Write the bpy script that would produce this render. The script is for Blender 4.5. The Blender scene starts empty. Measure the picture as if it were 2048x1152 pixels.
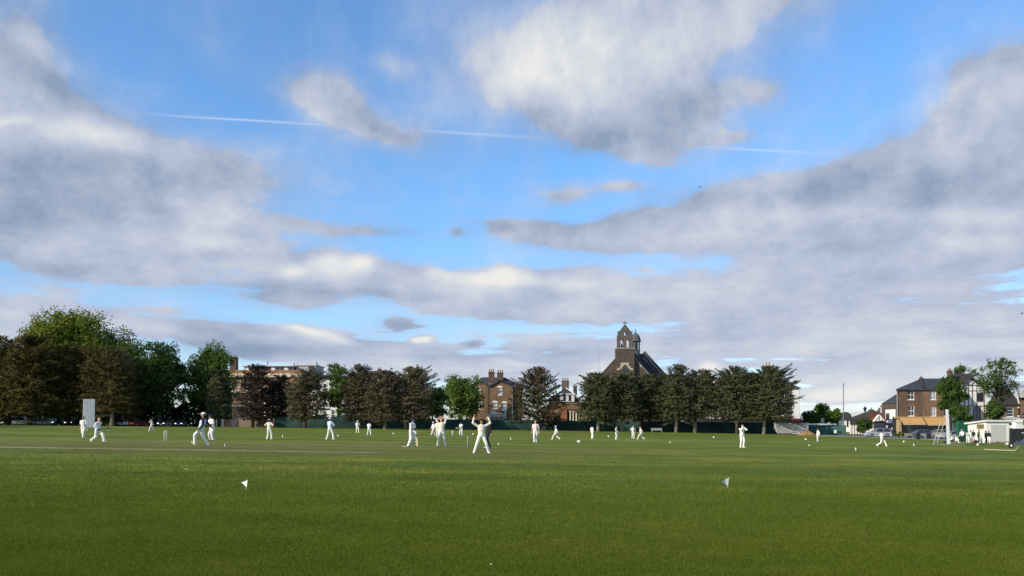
import bpy, bmesh, math, random
import numpy as np
from mathutils import Vector, Matrix
random.seed(7); RNG = np.random.default_rng(7)
sc = bpy.context.scene
C = sc.collection
F = 1540.0; HC = 854.3; CAMH = 1.3          # focal length (px of a 2048 wide frame), horizon row, eye height
rad = math.radians

# ------------------------------------------------------------------ terrain
def lerp_tab(x, xs, ys):
    if x <= xs[0]: return ys[0]
    for i in range(1, len(xs)):
        if x <= xs[i]:
            t = (x-xs[i-1])/(xs[i]-xs[i-1]); return ys[i-1]+t*(ys[i]-ys[i-1])
    return ys[-1]
def sstep(a, b, t):
    t = min(1, max(0, (t-a)/(b-a))); return t*t*(3-2*t)
RX = [-113, -58, -13, 19, 63, 80, 113]; RY = [.22, .4, .62, .66, .62, .55, .3]
def gz(x, y):
    return -0.015*200*math.tanh(x/200) + lerp_tab(x, RX, RY)*sstep(112, 172, y)
def X(px, d): return (px-1024)*d/F
def Z(py, d): return CAMH+(HC-py)*d/F
def ground_at(px, py):
    """where the sight line through a pixel meets the ground"""
    d = 20.0
    best = None
    y = 5.0
    while y < 320:
        e = Z(py, y)-gz(X(px, y), y)
        if e <= 0:
            best = y; break
        y += 0.25
    if best is None: best = 170
    return X(px, best), best

# ------------------------------------------------------------------ materials
MATS = {}
def mat(name, col, rough=.8, metal=0, var=.18, scale=3.0, spec=.3, bump=0, bscale=20, emit=0, trans=0):
    if name in MATS: return MATS[name]
    m = bpy.data.materials.new(name); m.use_nodes = True
    nt = m.node_tree; b = nt.nodes['Principled BSDF']
    b.inputs['Roughness'].default_value = rough; b.inputs['Metallic'].default_value = metal
    b.inputs['Specular IOR Level'].default_value = spec
    tc = nt.nodes.new('ShaderNodeTexCoord')
    n = nt.nodes.new('ShaderNodeTexNoise'); n.inputs['Scale'].default_value = scale; n.inputs['Detail'].default_value = 5
    nt.links.new(tc.outputs['Object'], n.inputs['Vector'])
    r = nt.nodes.new('ShaderNodeValToRGB')
    r.color_ramp.elements[0].position = .3; r.color_ramp.elements[1].position = .7
    r.color_ramp.elements[0].color = [c*(1-var) for c in col[:3]]+[1]
    r.color_ramp.elements[1].color = [min(1, c*(1+var)) for c in col[:3]]+[1]
    nt.links.new(n.outputs['Fac'], r.inputs['Fac'])
    nt.links.new(r.outputs['Color'], b.inputs['Base Color'])
    if bump:
        n2 = nt.nodes.new('ShaderNodeTexNoise'); n2.inputs['Scale'].default_value = bscale; n2.inputs['Detail'].default_value = 4
        nt.links.new(tc.outputs['Object'], n2.inputs['Vector'])
        bp = nt.nodes.new('ShaderNodeBump'); bp.inputs['Strength'].default_value = bump
        nt.links.new(n2.outputs['Fac'], bp.inputs['Height']); nt.links.new(bp.outputs['Normal'], b.inputs['Normal'])
    if emit:
        b.inputs['Emission Color'].default_value = list(col[:3])+[1]; b.inputs['Emission Strength'].default_value = emit
    MATS[name] = m
    return m
def brick_mat(name, c1, c2, mortar, scale=1.0):
    if name in MATS: return MATS[name]
    m = bpy.data.materials.new(name); m.use_nodes = True
    nt = m.node_tree; b = nt.nodes['Principled BSDF']; b.inputs['Roughness'].default_value = .9; b.inputs['Specular IOR Level'].default_value = .15
    tc = nt.nodes.new('ShaderNodeTexCoord'); mp = nt.nodes.new('ShaderNodeMapping'); mp.inputs['Rotation'].default_value = (rad(90), 0, 0)
    br = nt.nodes.new('ShaderNodeTexBrick'); br.inputs['Scale'].default_value = scale
    br.inputs['Color1'].default_value = list(c1)+[1]; br.inputs['Color2'].default_value = list(c2)+[1]; br.inputs['Mortar'].default_value = list(mortar)+[1]
    br.inputs['Brick Width'].default_value = .45; br.inputs['Row Height'].default_value = .15; br.inputs['Mortar Size'].default_value = .012
    n = nt.nodes.new('ShaderNodeTexNoise'); n.inputs['Scale'].default_value = .9; n.inputs['Detail'].default_value = 7; n.inputs['Roughness'].default_value = .7
    mx = nt.nodes.new('ShaderNodeMix'); mx.data_type = 'RGBA'; mx.blend_type = 'MULTIPLY'; mx.inputs['Factor'].default_value = .55
    rp = nt.nodes.new('ShaderNodeValToRGB'); rp.color_ramp.elements[0].position = .35; rp.color_ramp.elements[1].position = .65
    rp.color_ramp.elements[0].color = (.45, .45, .45, 1); rp.color_ramp.elements[1].color = (1.25, 1.2, 1.15, 1)
    L = nt.links.new
    L(tc.outputs['Object'], mp.inputs['Vector']); L(mp.outputs['Vector'], br.inputs['Vector']); L(tc.outputs['Object'], n.inputs['Vector'])
    L(n.outputs['Fac'], rp.inputs['Fac']); L(br.outputs['Color'], mx.inputs['A']); L(rp.outputs['Color'], mx.inputs['B']); L(mx.outputs['Result'], b.inputs['Base Color'])
    MATS[name] = m
    return m
def slate_mat(name, c, row=.25):
    if name in MATS: return MATS[name]
    m = mat(name, c, rough=.85, var=.3, scale=1.5, spec=.12)
    nt = m.node_tree; b = nt.nodes['Principled BSDF']
    tc = nt.nodes.new('ShaderNodeTexCoord'); w = nt.nodes.new('ShaderNodeTexWave'); w.bands_direction = 'Z'; w.wave_profile = 'SAW'; w.inputs['Scale'].default_value = 1/row/6.28*3
    bp = nt.nodes.new('ShaderNodeBump'); bp.inputs['Strength'].default_value = .4; bp.inputs['Distance'].default_value = .05
    nt.links.new(tc.outputs['Object'], w.inputs['Vector']); nt.links.new(w.outputs['Fac'], bp.inputs['Height']); nt.links.new(bp.outputs['Normal'], b.inputs['Normal'])
    return m
def leaf_mat(name, dark, mid, light, transl=.25):
    if name in MATS: return MATS[name]
    m = bpy.data.materials.new(name); m.use_nodes = True
    nt = m.node_tree; nt.nodes.clear(); L = nt.links.new
    out = nt.nodes.new('ShaderNodeOutputMaterial')
    at = nt.nodes.new('ShaderNodeAttribute'); at.attribute_name = 'tone'
    r = nt.nodes.new('ShaderNodeValToRGB'); e = r.color_ramp.elements
    e[0].color = list(dark)+[1]; e[1].color = list(light)+[1]
    k = e.new(.5); k.color = list(mid)+[1]
    d = nt.nodes.new('ShaderNodeBsdfDiffuse'); t = nt.nodes.new('ShaderNodeBsdfTranslucent'); mx = nt.nodes.new('ShaderNodeMixShader'); mx.inputs[0].default_value = transl
    L(at.outputs['Fac'], r.inputs['Fac']); L(r.outputs['Color'], d.inputs['Color']); L(r.outputs['Color'], t.inputs['Color'])
    L(d.outputs[0], mx.inputs[1]); L(t.outputs[0], mx.inputs[2]); L(mx.outputs[0], out.inputs['Surface'])
    MATS[name] = m
    return m

# ------------------------------------------------------------------ mesh builder and object helpers
BASE = {}                                   # world position every top-level thing (and its parts) is built about
class MB:
    def __init__(s): s.v = []; s.f = []
    def add(s, vs, fs):
        k = len(s.v); s.v += [tuple(v) for v in vs]; s.f += [tuple(i+k for i in f) for f in fs]; return s
    def box(s, x0, x1, y0, y1, z0, z1):
        x0, x1 = min(x0, x1), max(x0, x1); y0, y1 = min(y0, y1), max(y0, y1); z0, z1 = min(z0, z1), max(z0, z1)
        return s.add([(x0,y0,z0),(x1,y0,z0),(x1,y1,z0),(x0,y1,z0),(x0,y0,z1),(x1,y0,z1),(x1,y1,z1),(x0,y1,z1)],
                     [(3,2,1,0),(4,5,6,7),(0,1,5,4),(1,2,6,5),(2,3,7,6),(3,0,4,7)])
    def prism(s, pts, y0, y1):
        """outline (x, z) pushed from y0 to y1"""
        n = len(pts)
        a = sum(pts[i][0]*pts[(i+1) % n][1]-pts[(i+1) % n][0]*pts[i][1] for i in range(n))
        if a < 0: pts = pts[::-1]
        vs = [(p[0], y0, p[1]) for p in pts]+[(p[0], y1, p[1]) for p in pts]
        fs = [tuple(range(n)), tuple(range(2*n-1, n-1, -1))]+[(i, i+n, (i+1) % n+n, (i+1) % n) for i in range(n)]
        return s.add(vs, fs)
    def prism_x(s, pts, x0, x1):
        """outline (y, z) pushed from x0 to x1"""
        n = len(pts)
        a = sum(pts[i][0]*pts[(i+1) % n][1]-pts[(i+1) % n][0]*pts[i][1] for i in range(n))
        if a < 0: pts = pts[::-1]
        vs = [(x0, p[0], p[1]) for p in pts]+[(x1, p[0], p[1]) for p in pts]
        fs = [tuple(range(n-1, -1, -1)), tuple(range(n, 2*n))]+[((i+1) % n, (i+1) % n+n, i+n, i) for i in range(n)]
        return s.add(vs, fs)
    def poly(s, pts): return s.add(pts, [tuple(range(len(pts)))])
    def rings(s, rings, cap=True):
        n = len(rings[0]); vs = [p for r in rings for p in r]; fs = []
        for i in range(len(rings)-1):
            for j in range(n):
                fs.append((i*n+j, i*n+(j+1) % n, (i+1)*n+(j+1) % n, (i+1)*n+j))
        if cap: fs += [tuple(range(n-1, -1, -1)), tuple(range((len(rings)-1)*n, len(rings)*n))]
        return s.add(vs, fs)
    def tube(s, pts, rs, n=8, cap=True):
        if not hasattr(rs, '__len__'): rs = [rs]*len(pts)
        pts = [Vector(p) for p in pts]; R = []
        for i, p in enumerate(pts):
            t = (pts[min(i+1, len(pts)-1)]-pts[max(i-1, 0)])
            t = t.normalized() if t.length > 1e-9 else Vector((0,0,1))
            u = t.cross(Vector((0,0,1)) if abs(t.z) < .9 else Vector((1,0,0))).normalized(); w = t.cross(u)
            R.append([p+(u*math.cos(a)+w*math.sin(a))*rs[i] for a in [2*math.pi*k/n for k in range(n)]])
        return s.rings(R, cap)
    def capsule(s, p0, r0, p1, r1, n=12):
        p0 = Vector(p0); p1 = Vector(p1); t = p1-p0
        t = t.normalized() if t.length > 1e-6 else Vector((0,0,1))
        pts = []; rs = []
        for a in (80, 50, 20): pts.append(p0-t*r0*math.sin(rad(a))); rs.append(r0*math.cos(rad(a)))
        for a in (0, 30, 60, 82): pts.append(p1+t*r1*math.sin(rad(a))); rs.append(r1*math.cos(rad(a)))
        u = t.cross(Vector((0,0,1)) if abs(t.z) < .9 else Vector((1,0,0))).normalized(); w = t.cross(u)
        return s.rings([[p+(u*math.cos(2*math.pi*k/n)+w*math.sin(2*math.pi*k/n))*r for k in range(n)] for p, r in zip(pts, rs)])
    def ellipsoid(s, c, r, n=12, m=8, rot=None):
        R = []
        for i in range(m+1):
            th = -math.pi/2+.06+(math.pi-.12)*i/m
            ring = []
            for k in range(n):
                a = 2*math.pi*k/n
                v = Vector((r[0]*math.cos(th)*math.cos(a), r[1]*math.cos(th)*math.sin(a), r[2]*math.sin(th)))
                if rot is not None: v = rot @ v
                ring.append(v+Vector(c))
            R.append(ring)
        return s.rings(R)
    def disc_x(s, c, r, w, n=16):
        """short cylinder lying along local y"""
        R = [[(c[0]+rr*math.cos(2*math.pi*k/n), c[1]+yy, c[2]+rr*math.sin(2*math.pi*k/n)) for k in range(n)] for rr, yy in ((r*.85, -w/2), (r, -w*.35), (r, w*.35), (r*.85, w/2))]
        return s.rings(R)
    def xf(s, M):
        s.v = [tuple(M @ Vector(v)) for v in s.v]; return s
def link(name, me, parent=None):
    o = bpy.data.objects.new(name, me); C.objects.link(o)
    if parent is not None: o.parent = parent
    return o
def tag(o, label=None, cat=None, group=None, kind=None):
    if label: o['label'] = label
    if cat: o['category'] = cat
    if group: o['group'] = group
    if kind: o['kind'] = kind
    return o
def thing(name, label, cat, loc, group=None, rz=0):
    o = link(name, None); o.location = loc; o.rotation_euler = (0, 0, rz)
    BASE[o.name] = Vector(loc); tag(o, label, cat, group); return o
def obj(name, mb, m, parent=None, world=True, smooth=False, bevel=0, base=None):
    """one mesh object; with a parent, world-space vertices are moved to the thing's base"""
    b = BASE.get(parent.name, Vector((0,0,0))) if (parent is not None and world) else Vector((0,0,0))
    if base is not None: b = Vector(base)
    me = bpy.data.meshes.new(name)
    me.from_pydata([tuple(Vector(v)-b) for v in mb.v], [], mb.f); me.update()
    me.materials.append(m)
    if smooth: me.polygons.foreach_set('use_smooth', [True]*len(me.polygons))
    o = link(name, me, parent)
    if base is not None: o.location = b
    BASE[o.name] = b
    if bevel:
        md = o.modifiers.new('bevel', 'BEVEL'); md.width = bevel; md.segments = 2; md.limit_method = 'ANGLE'
    return o
def single(name, mb, m, label, cat, loc, group=None, kind=None, smooth=False, bevel=0):
    """a thing that is one mesh, vertices given in world space"""
    o = obj(name, mb, m, None, smooth=smooth, bevel=bevel, base=loc); tag(o, label, cat, group, kind); return o
def copy_tree(o, parent=None):
    c = o.copy(); C.objects.link(c); c.parent = parent
    for ch in list(o.children): copy_tree(ch, c)
    return c
def plate(mb, outer, holes, y0, y1):
    """flat plate with holes in the x-z plane, from y0 to y1"""
    cu = bpy.data.curves.new('plate', 'CURVE'); cu.dimensions = '2D'; cu.fill_mode = 'BOTH'; cu.extrude = abs(y1-y0)/2
    for pts in [outer]+holes:
        sp = cu.splines.new('POLY'); sp.points.add(len(pts)-1)
        for p, q in zip(sp.points, pts): p.co = (q[0], q[1], 0, 1)
        sp.use_cyclic_u = True
    o = bpy.data.objects.new('plate', cu); C.objects.link(o)
    me = bpy.data.meshes.new_from_object(o.evaluated_get(bpy.context.evaluated_depsgraph_get()))
    ym = (y0+y1)/2
    mb.add([(v.co.x, ym-v.co.z, v.co.y) for v in me.vertices], [tuple(p.vertices)[::1] for p in me.polygons])
    bpy.data.objects.remove(o); bpy.data.curves.remove(cu); bpy.data.meshes.remove(me)
    return mb
def arch(x0, x1, z0, z1, spring=None, n=6, pointed=True):
    """outline of an arched opening"""
    w = (x1-x0)/2; cx = (x0+x1)/2
    if spring is None: spring = z1-w*1.2
    pts = [(x0, z0), (x1, z0), (x1, spring)]
    for i in range(1, 2*n):
        t = i/(2*n)
        if pointed:
            u = 1-abs(2*t-1); h = (z1-spring)*math.sin(u*math.pi/2)**.8
            pts.append((x1-2*w*t, spring+h))
        else:
            pts.append((cx+w*math.cos(math.pi*t), spring+(z1-spring)*math.sin(math.pi*t)))
    pts.append((x0, spring)); return pts

# ------------------------------------------------------------------ sun, sky, camera
SUN_AZ = 57; SUN_EL = 24
sunv = Vector((-math.sin(rad(SUN_AZ))*math.cos(rad(SUN_EL)), -math.cos(rad(SUN_AZ))*math.cos(rad(SUN_EL)), math.sin(rad(SUN_EL))))
ld = bpy.data.lights.new('sun', 'SUN'); ld.energy = 4.4; ld.angle = rad(.5); ld.color = (1, .90, .74)
lo = bpy.data.objects.new('sun', ld); C.objects.link(lo); lo.rotation_euler = sunv.to_track_quat('Z', 'Y').to_euler()

wd = bpy.data.worlds.new('World'); sc.world = wd; wd.use_nodes = True
nt = wd.node_tree; N = nt.nodes; L = nt.links.new
bg = N['Background']
sky = N.new('ShaderNodeTexSky'); sky.sky_type = 'NISHITA'; sky.sun_disc = False
sky.sun_elevation = rad(SUN_EL); sky.sun_rotation = rad(180+SUN_AZ); sky.air_density = 1.0; sky.dust_density = .6; sky.ozone_density = 2.5
def M(op, a, b=None, c=None):
    n = N.new('ShaderNodeMath'); n.operation = op
    for i, v in enumerate((a, b, c)):
        if v is None: continue
        if hasattr(v, 'links') or hasattr(v, 'is_linked'): L(v, n.inputs[i])
        else: n.inputs[i].default_value = v
    return n.outputs[0]
tc = N.new('ShaderNodeTexCoord'); sx = N.new('ShaderNodeSeparateXYZ'); L(tc.outputs['Generated'], sx.inputs[0])
az = M('ARCTAN2', sx.outputs[0], sx.outputs[1]); el = M('ARCSINE', sx.outputs[2])
elc = M('MAXIMUM', el, 0.0)
comp = M('LOGARITHM', M('ADD', elc, .07), math.e)
nc = N.new('ShaderNodeCombineXYZ'); L(M('MULTIPLY', az, 2.3), nc.inputs[0]); L(comp, nc.inputs[1])
def noise(scale, detail, rough=.55, off=0.0, vec=None):
    n = N.new('ShaderNodeTexNoise'); n.noise_dimensions = '3D'; n.inputs['Scale'].default_value = scale; n.inputs['Detail'].default_value = detail; n.inputs['Roughness'].default_value = rough
    v = N.new('ShaderNodeVectorMath'); v.operation = 'ADD'; L(vec or nc.outputs[0], v.inputs[0]); v.inputs[1].default_value = (off, off*.7, off*1.3)
    L(v.outputs[0], n.inputs['Vector']); return n
w1 = noise(3.0, 5, .5, 3.1); sw = N.new('ShaderNodeSeparateColor'); L(w1.outputs['Color'], sw.inputs[0])
elw = M('ADD', M('MULTIPLY', elc, .8), .05)          # smaller swirls towards the horizon
waz = M('ADD', az, M('MULTIPLY', M('MULTIPLY', M('SUBTRACT', sw.outputs[0], .5), .20), M('ADD', elw, .15)))
wel = M('ADD', el, M('MULTIPLY', M('MULTIPLY', M('SUBTRACT', sw.outputs[1], .5), .22), elw))
def field(blobs, start, raw=False):
    acc = start
    for (cx, cy, rx, ry, ang, w) in blobs:
        def dirn(px, py): return math.atan((px-1024)/F), math.atan((HC-py)/math.hypot(F, px-1024))
        a0, e0 = dirn(cx, cy); ca, sa = math.cos(rad(ang)), math.sin(rad(ang))
        p, q = dirn(cx+10*ca, cy+10*sa); rot = math.atan2(q-e0, p-a0); lx = math.hypot(p-a0, q-e0)/10*rx
        p, q = dirn(cx-10*sa, cy+10*ca); ly = abs(-(p-a0)*math.sin(rot)+(q-e0)*math.cos(rot))/10*ry
        mp = N.new('ShaderNodeMapping'); mp.vector_type = 'TEXTURE'
        mp.inputs['Location'].default_value = (a0, e0, 0); mp.inputs['Rotation'].default_value = (0, 0, rot); mp.inputs['Scale'].default_value = (max(lx, 1e-4), max(ly, 1e-4), 1)
        pc = N.new('ShaderNodeCombineXYZ')
        if hasattr(acc, 'is_linked'): L(M('MULTIPLY_ADD', acc, 1e-7, az if raw else waz), pc.inputs[0])
        else: L(az if raw else waz, pc.inputs[0])
        L(el if raw else wel, pc.inputs[1]); L(pc.outputs[0], mp.inputs['Vector'])      # chained, so the terms are summed one after another
        d = N.new('ShaderNodeVectorMath'); d.operation = 'DOT_PRODUCT'; L(mp.outputs[0], d.inputs[0]); L(mp.outputs[0], d.inputs[1])
        acc = M('MULTIPLY_ADD', M('POWER', .3679, d.outputs['Value']), w, acc)
    return acc
COVER = [(60,300,300,120,20,1.2),(120,200,220,90,25,1.0),(30,60,110,90,0,.8),(300,360,280,80,10,1.1),(450,330,170,50,8,.7),(60,400,250,70,0,1),
(250,440,320,40,3,.9),(690,455,130,16,5,1.0),(430,500,150,28,0,1.1),(150,500,250,35,3,.7),(60,550,280,60,3,.8),(250,530,200,30,0,.4),(330,560,170,24,5,.6),(140,630,240,30,2,.9),(100,690,250,40,0,.8),
(640,180,90,45,25,1.1),(730,235,120,34,22,1.25),(760,115,50,22,0,.6),
(1180,70,250,130,-8,1.4),(1330,40,230,110,-10,1.1),(1040,150,150,90,5,.9),(1250,240,180,58,15,1.5),(1360,190,120,45,10,1.0),(1290,305,80,28,20,1.2),(1480,5,160,30,-5,.7),
(1520,170,75,30,0,.8),(1455,272,45,14,0,.9),
(1990,240,260,130,-20,1.4),(1850,330,300,80,-14,1.3),(1640,390,250,55,-8,1.0),(2040,130,180,70,-15,.8),(1960,110,110,25,-12,.5),
(1900,430,330,45,-3,1.1),(1500,430,220,40,-5,.9),(1700,490,500,45,0,1),(1300,470,180,40,-5,1.1),(1140,375,75,26,0,1.1),(1260,385,70,18,0,1.0),(1090,460,100,28,5,1.1),
(910,456,22,10,0,.7),(1005,448,30,13,0,.8),(1000,438,100,6,0,.4),
(1500,560,600,60,0,.72),(1900,600,500,80,0,.6),(1250,600,350,35,2,.7),(1700,660,600,55,0,.62),(1950,720,400,60,0,.8),(1450,690,420,45,0,.5),(1800,770,500,40,0,.6),
(640,560,140,45,0,1.2),(660,516,40,28,0,1.3),(600,535,40,24,0,.7),(725,530,35,25,0,.8),(860,580,200,38,6,1.1),(1000,590,200,40,2,1),(950,555,90,22,0,.7),(560,600,120,20,5,.5),(1100,555,150,25,0,.7),
(600,612,120,15,2,.4),(792,652,30,13,0,1.0),(825,657,40,5,0,.6),(953,692,18,6,0,.8),
(480,690,110,30,8,1.1),(620,705,170,32,10,1.1),(800,715,160,28,8,1),(950,735,200,22,2,.9),(590,668,40,14,15,.8),(850,686,22,8,0,.9),(1150,740,200,30,0,.8),(1120,700,130,12,-3,.4),(1060,728,60,10,0,.6),
(1430,740,40,25,0,.6),(1200,750,70,40,-30,.7),(1690,785,90,35,0,.7)]
LIGHT = [(1500,790,800,60,0,.35),(1650,610,650,110,0,.34),(1300,600,300,60,0,.15),(1850,760,400,50,0,.3),(130,500,260,40,0,.14),(130,620,260,50,0,.2),(420,440,200,40,0,.15),(900,590,260,40,0,.12),(800,740,300,30,0,.3),(150,268,115,38,5,.9),(60,95,50,24,20,.45),(130,120,26,18,0,.4),(110,30,200,60,20,-.2),(150,185,160,45,25,-.3),(20,245,30,12,0,.6),(215,185,40,18,30,.3),
(1130,110,210,90,-10,.95),(1050,165,90,50,0,.35),(1000,60,80,60,0,.3),(660,516,34,22,0,1.15),(600,548,34,16,0,.6),(700,545,60,18,0,.3),(880,548,40,12,0,.5),(1010,548,50,12,0,.5),(725,523,28,18,0,1.1),(590,545,90,28,0,.6),(960,555,90,18,0,.6),(1100,555,120,15,0,.4),
(640,190,55,18,20,.05),(1880,180,100,18,-30,.5),(1745,235,90,18,-30,.5),(1650,430,250,22,-3,.3),(1980,430,120,20,0,.35),(1500,485,220,16,0,.3),(1960,485,140,20,0,.35),(1150,565,110,15,0,.4),
(590,664,50,9,15,1.0),(680,688,40,8,10,.7),(850,685,20,6,0,1.5),(430,495,95,15,0,.45),(1430,735,25,18,0,1.0),(1200,745,60,22,-20,.8),(1690,790,80,28,0,.7),(1030,728,50,7,0,.6),(500,735,300,12,0,.25),(1900,700,300,40,0,.2),
(100,345,250,55,0,-.28),(60,420,200,40,0,-.2),(550,405,120,40,5,-.25),(1230,255,190,50,12,-.45),(1310,190,110,45,15,-.3),(1850,330,300,40,-8,-.5),(1600,390,200,25,-6,-.25),(2000,200,120,40,-20,-.1),(470,700,120,28,8,-.45),(620,715,120,14,8,-.3),(770,245,110,26,20,-.5),(660,190,110,45,22,-.25),(80,545,220,28,0,-.25),(790,655,60,14,0,-.5),(953,692,20,6,0,-.5),(910,456,22,10,0,-.4),(1005,448,30,13,0,-.4),(640,590,200,16,3,-.15),(1000,610,200,16,3,-.15)]
n_big = noise(2.2, 8, .6, 11.3); n_fine = noise(7.5, 7, .62, 23.7)
st_v = N.new('ShaderNodeCombineXYZ'); L(M('MULTIPLY', az, 1.5), st_v.inputs[0]); L(M('MULTIPLY', comp, 4.2), st_v.inputs[1])
n_st = noise(1.6, 7, .62, 5.5, st_v.outputs[0]); low_w = M('SUBTRACT', 1.0, M('MINIMUM', 1.0, M('MULTIPLY', elc, 2.1)))
stk = M('MULTIPLY', M('SUBTRACT', n_st.outputs['Fac'], .5), low_w)
nz = M('SUBTRACT', M('ADD', M('MULTIPLY', n_big.outputs['Fac'], .62), M('MULTIPLY', n_fine.outputs['Fac'], .38)), .5)
sh = N.new('ShaderNodeVectorMath'); sh.operation = 'ADD'; L(nc.outputs[0], sh.inputs[0]); sh.inputs[1].default_value = (-.075, .085, 0)
n_big2 = noise(2.2, 8, .6, 11.3, sh.outputs[0]); n_fine2 = noise(7.5, 7, .62, 23.7, sh.outputs[0])
relief = M('ADD', M('MULTIPLY', M('SUBTRACT', n_big.outputs['Fac'], n_big2.outputs['Fac']), 1.75), M('MULTIPLY', M('SUBTRACT', n_fine.outputs['Fac'], n_fine2.outputs['Fac']), .50))
behind = M('SUBTRACT', 1.0, M('MINIMUM', 1.0, M('MAXIMUM', 0.0, M('MULTIPLY_ADD', sx.outputs[1], 4.0, 0.2))))
cov = field(COVER, M('MULTIPLY', behind, .55))
cov = M('ADD', M('ADD', cov, M('MULTIPLY', nz, 2.3)), M('MULTIPLY', stk, 3.2))
alpha = N.new('ShaderNodeMapRange'); alpha.interpolation_type = 'SMOOTHSTEP'; L(cov, alpha.inputs['Value'])
alpha.inputs['From Min'].default_value = .40; L(M('MULTIPLY_ADD', elc, 1.2, .62), alpha.inputs['From Max'])
veil = N.new('ShaderNodeMapRange'); veil.interpolation_type = 'SMOOTHSTEP'; L(cov, veil.inputs['Value']); veil.inputs['From Min'].default_value = -.35; veil.inputs['From Max'].default_value = 1.15; veil.inputs['To Max'].default_value = .72   # thin veils round the solid clouds
alpha_t = M('MAXIMUM', alpha.outputs[0], veil.outputs[0])
lig = M('MULTIPLY_ADD', field(LIGHT, M('MULTIPLY', el, 0.0001)), .54, .315)
lig = M('ADD', M('ADD', lig, M('MULTIPLY', nz, .55)), M('MULTIPLY', stk, .75))
lig = M('ADD', lig, M('MULTIPLY', relief, M('MINIMUM', .85, M('MULTIPLY_ADD', elc, 1.3, .38))))
cr = N.new('ShaderNodeValToRGB'); L(lig, cr.inputs['Fac']); e = cr.color_ramp.elements
e[0].position = 0; e[0].color = (.24,.315,.44,1); e[1].position = 1.0; e[1].color = (.74,.73,.715,1)
k = e.new(.40); k.color = (.425,.475,.60,1); k = e.new(.68); k.color = (.56,.60,.66,1)
# blue: the Nishita sky, cooled a little
SKYS = .15
sv = N.new('ShaderNodeVectorMath'); sv.operation = 'SCALE'; L(sky.outputs[0], sv.inputs[0]); sv.inputs['Scale'].default_value = SKYS
tn = N.new('ShaderNodeVectorMath'); tn.operation = 'MULTIPLY'; L(sv.outputs[0], tn.inputs[0]); lowt = N.new('ShaderNodeMix'); lowt.data_type = 'RGBA'; L(M('MINIMUM', 1.0, M('MULTIPLY', elc, 4.5)), lowt.inputs['Factor']); lowt.inputs['A'].default_value = (.98, 1.00, 1.22, 1); lowt.inputs['B'].default_value = (.84, 1.20, 1.46, 1); L(lowt.outputs['Result'], tn.inputs[1])
mixc = N.new('ShaderNodeMix'); mixc.data_type = 'RGBA'; L(alpha_t, mixc.inputs['Factor']); trail = field([(430,237,110,2.0,3.2,.34),(580,246,120,2.0,3.3,.30),(900,265,80,2.6,3.3,.26),(1010,272,90,3.2,3.3,.2),(1420,294,80,3.2,2.6,.18),(1530,301,95,2.3,2.8,.34)], M('MULTIPLY', el, 0.0001), True)
mixt = N.new('ShaderNodeMix'); mixt.data_type = 'RGBA'; L(trail, mixt.inputs['Factor']); L(tn.outputs[0], mixt.inputs['A']); mixt.inputs['B'].default_value = (.78,.82,.88,1)   # vapour trail, behind the clouds
L(mixt.outputs['Result'], mixc.inputs['A']); L(cr.outputs[0], mixc.inputs['B'])
L(mixc.outputs['Result'], bg.inputs['Color']); bg.inputs['Strength'].default_value = 1.0
wd.cycles.sampling_method = 'NONE'

cd = bpy.data.cameras.new('camera'); cam = bpy.data.objects.new('camera', cd); C.objects.link(cam); sc.camera = cam
cd.sensor_width = 36; cd.lens = F/2048*36; cam.location = (0, 0, CAMH); cam.rotation_euler = (rad(90), 0, 0)
cd.shift_y = (HC-576)/2048; cd.clip_end = 30000; cd.clip_start = .1
sc.view_settings.view_transform = 'Standard'; sc.view_settings.look = 'None'; sc.view_settings.exposure = .2; sc.view_settings.gamma = 1

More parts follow.
